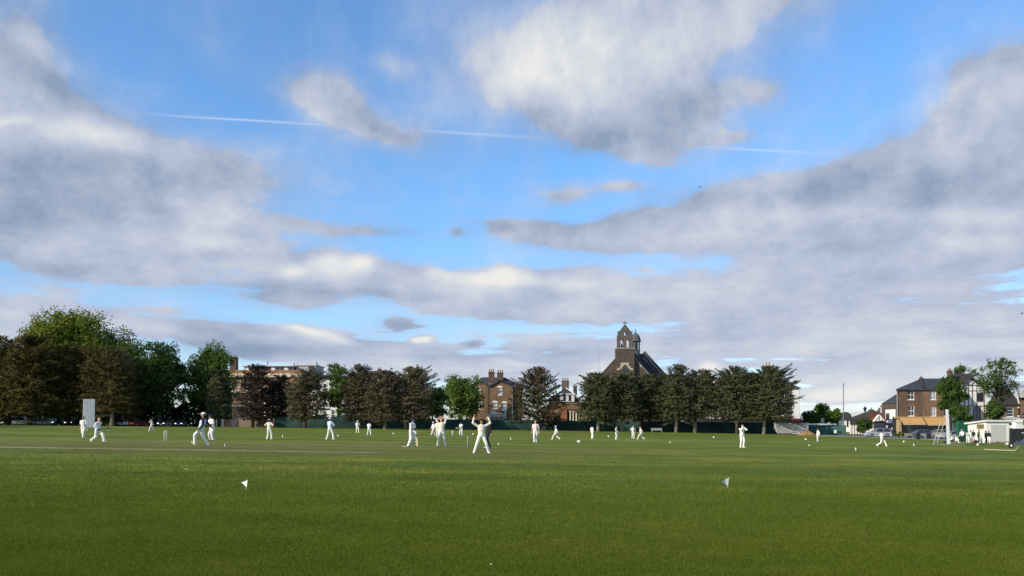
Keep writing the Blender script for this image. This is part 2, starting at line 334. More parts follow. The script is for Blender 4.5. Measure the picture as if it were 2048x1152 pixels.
# ------------------------------------------------------------------ ground
def grid_sheet(name, xs, ys, m, dz=0.0, kind='structure'):
    vs = [(x, y, gz(x, y)+dz) for y in ys for x in xs]; nx = len(xs)
    fs = [(j*nx+i, j*nx+i+1, (j+1)*nx+i+1, (j+1)*nx+i) for j in range(len(ys)-1) for i in range(nx-1)]
    me = bpy.data.meshes.new(name); me.from_pydata(vs, [], fs); me.materials.append(m)
    me.polygons.foreach_set('use_smooth', [True]*len(fs))
    o = link(name, me); tag(o, kind=kind); return o
def grass_material():
    m = bpy.data.materials.new('lawn'); m.use_nodes = True; nt = m.node_tree; N = nt.nodes; L = nt.links.new
    b = N['Principled BSDF']; b.inputs['Roughness'].default_value = .9; b.inputs['Specular IOR Level'].default_value = .08
    g = N.new('ShaderNodeNewGeometry')
    def ns(sx_, sy_, scale, det, rough=.6):
        mp = N.new('ShaderNodeMapping'); mp.inputs['Scale'].default_value = (sx_, sy_, 1); L(g.outputs['Position'], mp.inputs['Vector'])
        n = N.new('ShaderNodeTexNoise'); n.inputs['Scale'].default_value = scale; n.inputs['Detail'].default_value = det; n.inputs['Roughness'].default_value = rough
        L(mp.outputs[0], n.inputs['Vector']); return n.outputs['Fac']
    def ramp(f, a, b_, p0=.3, p1=.7):
        r = N.new('ShaderNodeValToRGB'); r.color_ramp.elements[0].position = p0; r.color_ramp.elements[1].position = p1
        r.color_ramp.elements[0].color = list(a)+[1]; r.color_ramp.elements[1].color = list(b_)+[1]; L(f, r.inputs['Fac']); return r.outputs['Color']
    def mix(f, a, b_, blend='MIX'):
        x = N.new('ShaderNodeMix'); x.data_type = 'RGBA'; x.blend_type = blend
        if isinstance(f, float): x.inputs['Factor'].default_value = f
        else: L(f, x.inputs['Factor'])
        L(a, x.inputs['A']); L(b_, x.inputs['B']); return x.outputs['Result']
    base = ramp(ns(.6, 1, .42, 7, .62), G_DARK, G_LIGHT, .36, .64); big = ramp(ns(.35, 1, .16, 3), (.84,.93,.9), (1.14,1.05,1.0), .38, .62)
    mott = ramp(ns(.6, 1.3, 2.2, 7, .7), (.66,.68,.7), (1.3,1.28,1.2))
    fine = ramp(ns(1, 1, 26, 5, .75), (.72,.74,.75), (1.28,1.25,1.2))
    stripes = ramp(ns(.012, .22, 1.0, 3, .5), (.76,.83,.86), (1.22,1.14,1.0), .40, .60)
    dry = ns(.05, .5, .8, 4)
    c = mix(1.0, base, mott, 'MULTIPLY'); c = mix(1.0, c, big, 'MULTIPLY'); c = mix(1.0, c, fine, 'MULTIPLY'); c = mix(1.0, c, stripes, 'MULTIPLY')
    # worn, drier square round the pitches
    s = N.new('ShaderNodeSeparateXYZ'); L(g.outputs['Position'], s.inputs[0])
    def mm(op, a, b_):
        n = N.new('ShaderNodeMath'); n.operation = op
        for i, v in enumerate((a, b_)):
            if hasattr(v, 'is_linked'): L(v, n.inputs[i])
            else: n.inputs[i].default_value = v
        return n.outputs[0]
    def bell(v, c0, w): 
        t = mm('DIVIDE', mm('SUBTRACT', v, c0), w); return mm('POWER', .3679, mm('POWER', mm('ABSOLUTE', t, 0), 4.0))
    sq = mm('MULTIPLY', bell(s.outputs[1], 42.0, 11.0), bell(s.outputs[0], -18.0, 24.0))
    sq = mm('MULTIPLY', sq, mm('MULTIPLY_ADD' if False else 'ADD', mm('MULTIPLY', dry, .9), .1))
    dr = N.new('ShaderNodeRGB'); dr.outputs[0].default_value = (.150,.135,.040,1)
    c = mix(sq, c, dr.outputs[0])
    L(c, b.inputs['Base Color'])
    bp = N.new('ShaderNodeBump'); bp.inputs['Strength'].default_value = .5; bp.inputs['Distance'].default_value = .03
    L(ns(1, 1, 30, 4, .7), bp.inputs['Height']); L(bp.outputs[0], b.inputs['Normal'])
    return m
G_DARK = (.098,.136,.017); G_LIGHT = (.190,.202,.033)
xs = sorted(set([-3000,-1200,-500]+[x for x in range(-200, 201, 4)]+[500,1200,3000]))
ys = [-60,-20]+[y*1.0 for y in range(0, 60, 3)]+[y for y in range(60, 261, 4)]+[320,500,1000,3000]
ground = grid_sheet('ground', xs, ys, grass_material())

def blades():
    """mown grass in the foreground: real blades, thinning with distance"""
    rng = np.random.default_rng(3)
    n = 700000
    # constant density per picture area: pick v ~ 1/y uniformly
    inv = rng.uniform(1/45.0, 1/6.2, n); keep = rng.random(n) < np.clip((inv-1/45.0)/(1/15.0-1/45.0), 0, 1)
    inv = inv[keep]; n = len(inv); y = 1/inv
    x = rng.uniform(-.70, .70, n)*y
    z = -0.015*200*np.tanh(x/200)
    def vn(sx_, sy_, seed):                      # smooth value noise
        r_ = np.random.default_rng(seed).random((256, 256)); a = x*sx_+100.3; b = y*sy_+37.7
        i = np.floor(a).astype(int); j = np.floor(b).astype(int); u = a-i; w_ = b-j; u = u*u*(3-2*u); w_ = w_*w_*(3-2*w_)
        g = lambda p, q: r_[p % 256, q % 256]
        return (g(i, j)*(1-u)+g(i+1, j)*u)*(1-w_)+(g(i, j+1)*(1-u)+g(i+1, j+1)*u)*w_
    patch = vn(.45, .9, 1)*.34+vn(1.3, 2.4, 2)*.30+vn(3.5, 6, 3)*.22+vn(9, 14, 4)*.14-.5
    clump = np.clip(patch*3.2, -1, 1)
    h = (.013+.014*rng.random(n)+.004*clump)*np.clip((y/9)**.3, 1, 1.8)
    w = (.0028+.0022*rng.random(n))*np.clip(y/7, 1, 8)**.95
    a = rng.uniform(0, 2*np.pi, n); ux, uy = np.cos(a), np.sin(a)
    ln = rng.uniform(0, 2*np.pi, n); lm = h*rng.uniform(.2, 1.3, n)
    v = np.empty((n, 3, 3))
    v[:,0] = np.stack([x-ux*w, y-uy*w, z-.004], 1); v[:,1] = np.stack([x+ux*w, y+uy*w, z-.004], 1)
    v[:,2] = np.stack([x+np.cos(ln)*lm, y+np.sin(ln)*lm, z+h], 1)
    me = bpy.data.meshes.new('grass'); me.vertices.add(3*n); me.loops.add(3*n); me.polygons.add(n)
    me.vertices.foreach_set('co', v.reshape(-1)); me.loops.foreach_set('vertex_index', np.arange(3*n, dtype=np.int32))
    me.polygons.foreach_set('loop_start', np.arange(0, 3*n, 3, dtype=np.int32)); me.polygons.foreach_set('loop_total', np.full(n, 3, np.int32))
    at = me.attributes.new('tone', 'FLOAT', 'FACE')
    at.data.foreach_set('value', np.clip(.46+.30*clump+rng.normal(0, .07, n), 0, 1).astype(np.float32))
    me.update(); me.validate()
    me.materials.append(leaf_mat('blade', (.076,.116,.012), (.122,.156,.018), (.182,.202,.038), .4))
    o = link('grass', me); tag(o, kind='stuff', label='short mown grass of the near outfield', cat='grass')
blades()
# asphalt behind the pavilion and road under the trees on the far left
def strip_sheet(name, edge, yfar, m, dz, rows=12):
    vs = []; fs = []; n = len(edge)
    for j in range(rows+1):
        for (x, y) in edge:
            yy = y+(yfar-y)*j/rows; vs.append((x, yy, gz(x, yy)+dz))
    for j in range(rows):
        for i in range(n-1): fs.append((j*n+i, j*n+i+1, (j+1)*n+i+1, (j+1)*n+i))
    me = bpy.data.meshes.new(name); me.from_pydata(vs, [], fs); me.materials.append(m); o = link(name, me); tag(o, kind='structure'); return o
def dense(pts, step=3):
    out = []
    for (a, b) in zip(pts[:-1], pts[1:]):
        k = max(1, int(math.hypot(b[0]-a[0], b[1]-a[1])/step))
        out += [(a[0]+(b[0]-a[0])*i/k, a[1]+(b[1]-a[1])*i/k) for i in range(k)]
    return out+[pts[-1]]
asphalt = mat('asphalt', (.13,.13,.14), .9, var=.25, scale=.6)
strip_sheet('road', dense([(62,154),(66,150),(74,132),(76,126),(86,122),(150,120)]), 172, asphalt, .03)
strip_sheet('pavement', dense([(40,174.2),(150,174.2)]), 240, mat('pavement', (.2,.19,.18), .9), .05)
# kerb: a pale strip along the grass edge
kb = MB(); ed = dense([(62,154),(66,150),(74,132),(76,126),(86,122),(150,120)], 3)
for (a, b) in zip(ed[:-1], ed[1:]):
    d = Vector((b[0]-a[0], b[1]-a[1], 0)); nrm = Vector((d.y, -d.x, 0)).normalized()*.25
    za, zb = gz(*a), gz(*b)
    p = [Vector((a[0], a[1], za)), Vector((b[0], b[1], zb))]
    kb.add([p[0], p[1], p[1]+nrm, p[0]+nrm, p[0]+Vector((0,0,.08)), p[1]+Vector((0,0,.08)), p[1]+nrm+Vector((0,0,.08)), p[0]+nrm+Vector((0,0,.08))],
           [(4,7,6,5),(3,2,6,7),(0,4,5,1),(1,5,6,2),(0,3,7,4)])
o = obj('kerb', kb, mat('kerb', (.20,.19,.18), .9)); tag(o, kind='structure')
strip_sheet('street', dense([(-160,166),(-62,166)]), 176, mat('street', (.06,.06,.065), .9), .03)
# worn strips of earth on the square (used pitches), laid on the grass
def worn(name, x0, x1, y0, y1, col, dz=.010):
    rng = random.Random(name); N_ = 60
    vs = []
    for i in range(N_+1):
        x = x0+(x1-x0)*i/N_
        vs.append((x, y0+rng.uniform(-.12, .12), 0)); vs.append((x, y1+rng.uniform(-.12, .12), 0))
    vs = [(x, y, gz(x, y)+dz) for x, y, _ in vs]
    fs = [(2*i, 2*i+2, 2*i+3, 2*i+1) for i in range(N_)]
    me = bpy.data.meshes.new(name); me.from_pydata(vs, [], fs); me.materials.append(col); o = link(name, me); tag(o, kind='structure')
worn('pitch', -30, -6.0, 35.2, 36.9, mat('worn_earth', (.235,.19,.068), .95, var=.35, scale=1.2))
worn('pitch', -26, -2.5, 47.6, 50.4, mat('rolled_grass', (.165,.165,.038), .95, var=.3, scale=.8))
worn('crease_strip', -75, -36, 72.0, 74.0, mat('pale_grass', (.19,.20,.05), .95, var=.3, scale=.5))
worn('crease_strip', -18, 40, 88, 90.5, mat('pale_grass', (.19,.20,.05), .95))
worn('footpath', -92, -70, 146, 148, mat('footpath', (.33,.28,.20), .95))
# ------------------------------------------------------------------ people
SKIN = {'light': mat('skin_light', (.58,.33,.23), .6, var=.06), 'tan': mat('skin_tan', (.36,.19,.12), .6, var=.06), 'dark': mat('skin_dark', (.13,.07,.045), .55, var=.06)}
WHITE = mat('cricket_white', (.78,.76,.70), .85, var=.07, scale=9, bump=.25, bscale=14)
CREAM = mat('cricket_cream', (.70,.66,.55), .9, var=.07, scale=9, bump=.3, bscale=14)
CLOTH = {'white': WHITE, 'cream': CREAM, 'blue': mat('pale_blue_knit', (.52,.60,.70), .9, var=.08, scale=9, bump=.3), 'pink': mat('pinkish_white', (.74,.62,.56), .9, var=.06),
 'black': mat('black_cloth', (.018,.018,.022), .9), 'navy': mat('navy_cloth', (.022,.028,.05), .9), 'grey': mat('grey_cloth', (.33,.34,.35), .9),
 'lime': mat('lime_cloth', (.42,.50,.10), .9), 'olive': mat('olive_cloth', (.07,.065,.03), .9), 'red': mat('red_cloth', (.30,.05,.05), .9)}
HAIR = {'brown': mat('hair_brown', (.06,.035,.02), .7), 'black': mat('hair_black', (.012,.011,.011), .7), 'ginger': mat('hair_ginger', (.16,.06,.03), .7), 'grey': mat('hair_grey', (.38,.37,.36), .7)}
SHOE = {'white': mat('shoe_white', (.72,.71,.68), .7), 'black': mat('shoe_black', (.02,.02,.02), .6)}
PADM = mat('pad_white', (.76,.75,.72), .7, var=.05); STRAP = mat('pad_strap', (.05,.05,.07), .8)
def remesh(name, mb, voxel, m, parent=None, loc=None, smooth_it=4):
    """several overlapping solids fused into one continuous skin"""
    me = bpy.data.meshes.new('tmp'); me.from_pydata(mb.v, [], mb.f); me.update()
    o = bpy.data.objects.new('tmp', me); C.objects.link(o)
    md = o.modifiers.new('r', 'REMESH'); md.mode = 'VOXEL'; md.voxel_size = voxel; md.use_smooth_shade = True
    if smooth_it:
        s = o.modifiers.new('s', 'SMOOTH'); s.factor = .5; s.iterations = smooth_it
    new = bpy.data.meshes.new_from_object(o.evaluated_get(bpy.context.evaluated_depsgraph_get()))
    bpy.data.objects.remove(o); bpy.data.meshes.remove(me)
    new.name = name; new.materials.clear(); new.materials.append(m)
    new.polygons.foreach_set('use_smooth', [True]*len(new.polygons))
    return link(name, new, parent)
def ik(a, b, l1, l2, pole):
    a = Vector(a); b = Vector(b); d = b-a; D = d.length
    if D > (l1+l2)*.999: b = a+d*((l1+l2)*.999/D); d = b-a; D = d.length
    t = (l1*l1-l2*l2+D*D)/(2*D); h = math.sqrt(max(0, l1*l1-t*t)); u = d/D
    p = Vector(pole); p = p-u*p.dot(u)
    p = p.normalized() if p.length > 1e-5 else Vector((0,-1,0))
    return a+u*t+p*h, b
def lowest(o_list): return min(v.co.z for o in o_list for v in o.data.vertices)
PEOPLE = {}
def person(px, feet, size, label, yaw=0, skin='light', top='white', sleeve='short', legs='white', shoe='white', head=('hair','brown'), pads=False, gloves=None, vest=None,
           fL=(.11,0,0), fR=(-.11,0,0), hL=(.27,-.04,.80), hR=(-.27,-.04,.80), eL=(.6,.7,0), eR=(-.6,.7,0), kL=(.1,-1,0), kR=(-.1,-1,0), lean=(0,0), look=0, nod=0, hip=None, d=None,
           group='cricketers on the field', toeL=0, toeR=0, liftL=0, liftR=0, sit=None, seed=0):
    if d is None: x, d = ground_at(px, feet)
    else: x = X(px, d)
    H = size*d/F; H = min(1.93, max(1.62, H)); s = H/1.75
    near = size >= 39
    vox = .0095 if near else .016
    fL = Vector(fL)+Vector((0,0,.075+liftL)); fR = Vector(fR)+Vector((0,0,.075+liftR))
    hipx = (fL.x+fR.x)/2; hipy = (fL.y+fR.y)/2
    if hip is None:
        hz = .93
        while hz > .5:
            ok = all((Vector((hipx+sd*.09, hipy, hz))-f).length < .855 for sd, f in ((1, fL), (-1, fR)))
            if ok: break
            hz -= .01
        hp = Vector((hipx, hipy, hz))
    else: hp = Vector(hip)
    dz = hp.z-.93
    ch = hp+Vector((lean[0]*.6, lean[1]*.6, .30)); sh = hp+Vector((lean[0], lean[1], .49-.35*math.hypot(*lean)**1.6)); nk = sh+Vector((lean[0]*.12, lean[1]*.12-.01, .07))
    hd = nk+Vector((lean[0]*.15, lean[1]*.15-.02, .135))
    RH = Matrix.Rotation(rad(look), 3, 'Z') @ Matrix.Rotation(rad(nod), 3, 'X')
    J = {}
    for sd, f, kp, n in ((1, fL, kL, 'L'), (-1, fR, kR, 'R')):
        hj = hp+Vector((sd*.09, 0, -.01)); k, a = ik(hj, f, .43, .43, kp); J[n] = (hj, k, a)
    for sd, h, ep, n in ((1, hL, eL, 'L'), (-1, hR, eR, 'R')):
        sj = sh+Vector((sd*.185, 0, -.02)); e_, w_ = ik(sj, Vector(h)+Vector((0, 0, dz if h[2] > .3 else 0)), .29, .27, ep); J['a'+n] = (sj, e_, w_)
    b = MB()
    # trunk and head
    b.ellipsoid(hp+Vector((0,0,.02)), (.155,.115,.13)); b.ellipsoid((hp+ch)/2, (.135,.10,.18)); b.ellipsoid(ch, (.16,.115,.17)); b.ellipsoid(sh+Vector((0,0,-.05)), (.19,.105,.10))
    b.capsule(sh, .062, nk+Vector((0,0,.03)), .055)
    def hv(v): return hd+RH @ Vector(v)
    b.ellipsoid(hd+RH @ Vector((0,.012,.03)), (.078,.095,.098), 14, 10, RH); b.ellipsoid(hd+RH @ Vector((0,-.022,-.035)), (.058,.072,.075), 12, 8, RH)
    b.capsule(hv((0,-.095,.015)), .010, hv((0,-.112,-.012)), .016)                 # nose
    b.capsule(hv((-.03,-.086,-.055)), .009, hv((.03,-.086,-.055)), .009)            # mouth
    for sd in (1, -1): b.ellipsoid(hv((sd*.08,.01,.0)), (.014,.024,.032), 8, 6, RH)  # ears
    for n in 'LR':
        hj, k, a = J[n]; b.capsule(hj, .085, k, .055); b.capsule(k, .054, a, .036); b.capsule(a+Vector((0,.03,-.03)), .036, a+Vector((0,-.12,-.045)), .03)
        sj, e_, w_ = J['a'+n]; b.capsule(sj, .055, e_, .04); b.capsule(e_, .04, w_, .026)
        # hand: palm, four unequal curled fingers and a thumb from the side of the palm
        u = (w_-e_).normalized(); side = u.cross(Vector((0,0,1)) if abs(u.z) < .9 else Vector((0,1,0))).normalized(); nn = u.cross(side)
        sgn = 1 if n == 'L' else -1
        b.capsule(w_+u*.02, .026, w_+u*.075, .034, 10)
        for i, (off, ln) in enumerate(((-.027,.068), (-.009,.08), (.009,.075), (.027,.058))):
            p0 = w_+u*.085+side*off; p1 = p0+u*ln*.55+nn*sgn*.012; p2 = p1+u*ln*.4+nn*sgn*.03
            b.capsule(p0, .011, p1, .010, 7); b.capsule(p1, .010, p2, .009, 7)
        b.capsule(w_+u*.03-side*.026, .013, w_+u*.075-side*.062+nn*sgn*.01, .010, 7)
    body = remesh('person', b, vox, SKIN[skin], smooth_it=3)
    parts = [body]
    # shirt
    t = MB()
    t.ellipsoid(hp+Vector((0,0,.06)), (.178,.14,.14)); t.ellipsoid((hp+ch)/2, (.172,.138,.20)); t.ellipsoid(ch, (.192,.145,.19)); t.ellipsoid(sh+Vector((0,0,-.05)), (.215,.125,.115)); t.capsule(sh, .085, nk+Vector((0,0,-.02)), .066)
    for n in 'LR':
        sj, e_, w_ = J['a'+n]
        if sleeve == 'long': t.capsule(sj, .075, e_, .062); t.capsule(e_, .06, w_-(w_-e_)*.04, .046)
        elif sleeve == 'short': t.capsule(sj, .076, sj+(e_-sj)*.85, .064)
        else: t.capsule(sj, .074, sj+(e_-sj)*.12, .07)
    parts.append(remesh('shirt', t, vox, CLOTH[top], body))
    if vest:
        t = MB()
        t.ellipsoid(hp+Vector((0,0,.07)), (.188,.15,.12)); t.ellipsoid((hp+ch)/2, (.182,.148,.20)); t.ellipsoid(ch, (.202,.155,.19)); t.ellipsoid(sh+Vector((0,.01,-.06)), (.205,.14,.10))
        parts.append(remesh('waistcoat', t, vox, CLOTH[vest], body))
    # trousers
    t = MB(); t.ellipsoid(hp+Vector((0,0,.02)), (.175,.135,.13))
    for n in 'LR':
        hj, k, a = J[n]; t.capsule(hj, .108, k, .078); t.capsule(k, .078, a+Vector((0,0,-.02)), .068)
    parts.append(remesh('trousers', t, vox, CLOTH[legs], body))
    for n, toe in (('L', toeL), ('R', toeR)):
        a = J[n][2]; t = MB(); R_ = Matrix.Rotation(rad(toe), 3, 'X'); Rz = Matrix.Rotation(rad(12 if n == 'L' else -12), 3, 'Z')
        t.capsule(a+Rz @ R_ @ Vector((0,.035,-.03)), .05, a+Rz @ R_ @ Vector((0,-.06,-.034)), .046); t.capsule(a+Rz @ R_ @ Vector((0,-.05,-.036)), .046, a+Rz @ R_ @ Vector((0,-.155,-.046)), .033)
        parts.append(remesh('shoe', t, vox, SHOE[shoe], body, smooth_it=2))
        if pads:
            hj, k, a = J[n]; t = MB(); up = (k-a).normalized(); fw = Vector((0,-1,0)); fw = (fw-up*fw.dot(up)).normalized(); off = fw*.045
            t.capsule(a+off+up*.02, .075, k+off, .088); t.capsule(k+off, .088, k+off*1.4+(hj-k)*.28, .07)
            pd = remesh('pad', t, vox*1.2, PADM, body, smooth_it=2); parts.append(pd)
            for fct in (.3, .7):
                st = MB(); c_ = a+(k-a)*fct+off*.4; st.tube([c_-up*.012, c_+up*.012], [.098, .098], 12)
                parts.append(obj('strap', st, STRAP, pd, world=False))
        if gloves:
            sj, e_, w_ = J['a'+n]; u = (w_-e_).normalized(); t = MB(); t.capsule(w_-u*.05, .045, w_+u*.05, .06); t.ellipsoid(w_+u*.10, (.062,.062,.062))
            parts.append(remesh('glove', t, vox, CLOTH[gloves] if gloves in CLOTH else PADM, body, smooth_it=2))
    # head cover
    kind, col = head
    if kind in ('hair', 'cap', 'hat'):
        hc = HAIR[col] if kind == 'hair' else HAIR['brown']
        t = MB(); t.ellipsoid(hv((0,.028,.05)), (.09,.098,.098), 14, 10, RH); t.ellipsoid(hv((0,.06,-.01)), (.078,.062,.07), 12, 8, RH)
        parts.append(remesh('hair', t, vox, hc, body, smooth_it=2))
    if kind in ('cap', 'hat', 'helmet'):
        hm = CLOTH[col] if col in CLOTH else HAIR[col]
        t = MB(); t.ellipsoid(hv((0,.015,.078)), (.102,.115,.078), 14, 8, RH)
        if kind == 'hat':
            ring = [hv((.195*math.cos(a), .015+.205*math.sin(a), .052-.012*abs(math.cos(a)))) for a in [2*math.pi*i/18 for i in range(18)]]
            ring2 = [p+RH @ Vector((0,0,.016)) for p in ring]; t.rings([ring, ring2])
        if kind == 'cap': t.capsule(hv((-.045,-.13,.065)), .017, hv((.045,-.13,.065)), .017); t.ellipsoid(hv((0,-.11,.07)), (.075,.07,.014), 12, 6, RH)
        if kind == 'helmet':
            t.ellipsoid(hv((0,.02,.03)), (.108,.125,.115), 14, 8, RH); t.capsule(hv((-.06,-.12,.085)), .016, hv((.06,-.12,.085)), .016)
        parts.append(remesh(kind, t, vox, hm, body, smooth_it=1))
        if kind == 'helmet':
            g = MB()
            for zz in (-.02,-.055,-.085): g.tube([hv((.1*math.sin(a), .01-.135*math.cos(a), zz)) for a in [rad(q) for q in (-75,-45,-15,15,45,75)]], .006, 6)
            parts.append(obj('face_guard', g, HAIR['grey'], body, world=False))
    if near:
        for sd in (1, -1):
            ey = MB(); ey.ellipsoid(hv((sd*.031,-.083,.02)), (.013,.008,.009), 8, 6)
            parts.append(obj('eye', ey, HAIR['black'], body, world=False))
        bl = MB()
        bl.tube([hp+Vector((.178*math.cos(a), .138*math.sin(a), .045)) for a in [2*math.pi*i/16 for i in range(17)]], .012, 5)
        if legs != 'black': parts.append(obj('waistband', bl, CLOTH[legs], body, world=False, smooth=True))
    # rest the lowest point on the ground
    lo_ = lowest([p for p in parts])
    body.rotation_euler = (0, 0, rad(yaw)); body.scale = (s, s, s)
    Rz = Matrix.Rotation(rad(yaw), 3, 'Z'); c_ = Rz @ Vector((hipx, hipy, 0))*s
    body.location = (x-c_.x, d-c_.y, gz(x, d)-lo_*s-.012)
    tag(body, label, 'person', group)
    PEOPLE[px] = (body, J, s, Rz)
    return body
def hand_world(px, n):
    body, J, s, Rz = PEOPLE[px]
    sj, e_, w_ = J['a'+n]; u = (w_-e_).normalized()
    return body.location+Rz @ ((w_+u*.08)*s)

HIPS = dict(hL=(.20,-.02,1.02), hR=(-.20,-.02,1.02), eL=(1,.35,0), eR=(-1,.35,0))
WALK = dict(fL=(.07,-.30,0), fR=(-.07,.30,0), hL=(.24,.14,.84), hR=(-.24,-.22,.88), toeR=35, liftR=.05)
STRIDE = dict(fL=(.06,-.46,0), fR=(-.06,.42,0), hL=(.24,.25,.92), hR=(-.24,-.28,.98), toeR=40, liftR=.07)
APART = dict(fL=(.27,0,0), fR=(-.27,0,0))
person(167, 877, 45, 'person in whites with dark hair and black shoes walking in front of the sight screen', 8, 'tan', head=('hair','black'), shoe='black', **{**WALK, 'hR': (-.27,.10,.80), 'hL': (.26,-.1,.82)})
person(195, 884, 51, 'bald person in white long sleeves and pads striding away from the sight screen', 78, 'light', sleeve='long', head=('bald',''), pads=True, gloves='navy', lean=(0,-.08), **STRIDE)
person(303.5, 862, 25, 'small person in whites on the left touching the face, under the dark trees', -75, 'tan', head=('hair','brown'), fL=(.08,-.22,0), fR=(-.08,.34,0), hL=(.05,-.16,1.50), hR=(-.05,-.16,1.48), eL=(.6,-.4,-.6), eR=(-.6,-.4,-.6))
person(403, 892, 69, 'tall person in pale blue top with dark sleeves kicking one leg forward, white cap', -72, 'tan', top='navy', sleeve='long', vest='blue', head=('cap','white'), fL=(.07,-.52,0), fR=(-.07,.10,0), liftL=.06, toeL=-45, hL=(.22,-.32,.92), hR=(-.26,.34,.93), eL=(.4,.9,-.2), eR=(-.4,1,0), lean=(0,.09))
person(424.5, 881.5, 53, 'person in dark helmet, whites and pads standing behind the tall one kicking', -30, 'tan', head=('helmet','navy'), shoe='black', pads=True, fL=(.30,-.12,0), fR=(-.26,.12,0), hL=(.02,-.24,1.12), hR=(-.06,-.26,1.05), lean=(-.02,-.06))
person(538.5, 879, 41, 'person in cream whites with hands on hips and grey hat, legs apart', 172, 'tan', top='cream', head=('hat','grey'), fL=(.2,0,0), fR=(-.2,0,0), **HIPS)
person(660, 880, 45, 'person in pale blue jumper and white cap with legs wide apart', 155, 'light', top='blue', sleeve='long', head=('cap','white'), fL=(.34,.03,0), fR=(-.28,-.05,0), hL=(.08,-.24,1.1), hR=(-.08,-.24,1.06), eL=(.9,-.1,-.4), eR=(-.9,-.1,-.4))
person(715, 866, 25, 'small person in whites and white hat, left of the pair standing near the fence', 20, 'tan', head=('hat','white'), fL=(.16,-.05,0), fR=(-.14,.08,0), hL=(.1,-.24,1.1), hR=(-.24,.0,.85))
person(738, 870, 27, 'small dark-haired person in whites standing legs apart, right of the pair near the fence', 160, 'tan', head=('hair','black'), fL=(.3,0,0), fR=(-.24,.04,0), hL=(.12,-.24,1.08), hR=(-.1,-.24,1.06))
person(823, 893, 57, 'batting person in dark helmet, white shirt and pads resting a bat on the ground', 60, 'dark', head=('helmet','navy'), pads=True, shoe='black', gloves='white', fL=(.2,-.10,0), fR=(-.2,.12,0), hL=(.04,-.30,.86), hR=(-.06,-.26,.94), lean=(0,-.06))
person(867, 871, 28, 'small person in whites and white cap walking behind the one with hands on head', -55, 'light', sleeve='long', head=('cap','white'), **WALK)
person(875.5, 876, 37, 'dark-haired person in cream standing half hidden behind the one with hands on head', -10, 'tan', top='cream', legs='cream', head=('hair','black'), shoe='black', fL=(.1,-.08,0), fR=(-.1,.1,0))
person(883, 893, 58, 'person in whites with both hands on top of the head, elbows out', 0, 'light', top='cream', legs='white', head=('hair','ginger'), fL=(.24,0,0), fR=(-.2,-.02,0), hL=(.05,.02,1.77), hR=(-.05,.02,1.77), eL=(1,-.25,.25), eR=(-1,-.25,.25))
person(922.5, 871, 28, 'small batting person in dark helmet and whites at the far wicket', -20, 'dark', head=('helmet','navy'), pads=True, fL=(.16,0,0), fR=(-.16,0,0), hL=(-.05,-.25,.98), hR=(-.16,-.2,.95))
person(976.5, 896, 63, 'umpire in black coat and black trousers behind the one with raised arms', -60, 'tan', top='black', sleeve='long', legs='black', head=('hair','grey'), shoe='white', fL=(.1,-.22,0), fR=(-.1,.10,0))
person(963, 907, 71, 'person in cream jumper and dark brimmed hat raising both arms, legs wide apart', 8, 'tan', top='cream', sleeve='long', legs='white', head=('hat','brown'), nod=-14, fL=(.33,.05,0), fR=(-.40,-.05,0), hL=(.32,-.05,1.80), hR=(-.41,-.05,1.82), eL=(1,-.1,-.25), eR=(-1,-.1,-.25))
person(1071, 885, 45, 'brown-haired person in pinkish shirt strolling towards the camera', -5, 'light', top='pink', legs='white', head=('hair','ginger'), fL=(.08,.16,0), fR=(-.08,-.16,0), hL=(.27,-.02,.86), hR=(-.27,.04,.82))
person(1112, 879, 28, 'small person in whites walking left, alone before the brick arch', -100, 'tan', head=('cap','white'), sleeve='long', **STRIDE)
person(1184, 877.5, 27, 'small bare-headed person in whites standing left of the one in black waistcoat', 130, 'dark', sleeve='long', head=('hair','black'), fL=(.13,-.05,0), fR=(-.13,.05,0), hL=(.1,-.22,1.05), hR=(-.2,-.1,.9))
person(1232.5, 879, 27, 'small person in black waistcoat over whites with hands in front', 60, 'light', vest='black', sleeve='long', head=('hair','brown'), fL=(.14,-.04,0), fR=(-.14,.04,0), hL=(.06,-.26,1.0), hR=(-.06,-.26,1.0))
person(1266, 877, 26, 'small person in whites standing arms at sides, left of the one running near the bench', 10, 'light', head=('hair','brown'), fL=(.1,-.06,0), fR=(-.1,.08,0), hL=(.34,-.05,.9), hR=(-.3,-.1,.9))
person(1282, 879, 28, 'small person in whites with pink top running left beside the bench', -85, 'light', top='pink', head=('hair','ginger'), lean=(0,-.06), **STRIDE)
person(1484, 895.5, 47, 'person in long whites with both hands raised to the face', 15, 'light', sleeve='long', top='white', head=('hair','black'), fL=(.08,-.04,0), fR=(-.1,.06,0), hL=(.04,-.17,1.52), hR=(-.06,-.17,1.50), eL=(.6,-.4,-.6), eR=(-.6,-.4,-.6))
person(1636, 883, 26, 'small person in whites standing sideways beside the heap of earth', -80, 'tan', sleeve='long', head=('hair','brown'), fL=(.08,-.1,0), fR=(-.08,.1,0), hL=(.2,.08,.86), hR=(-.2,-.08,.88))
person(1763.5, 893, 35, 'person in whites with dark head striding in front of the silver car', 70, 'dark', head=('hair','black'), **STRIDE)
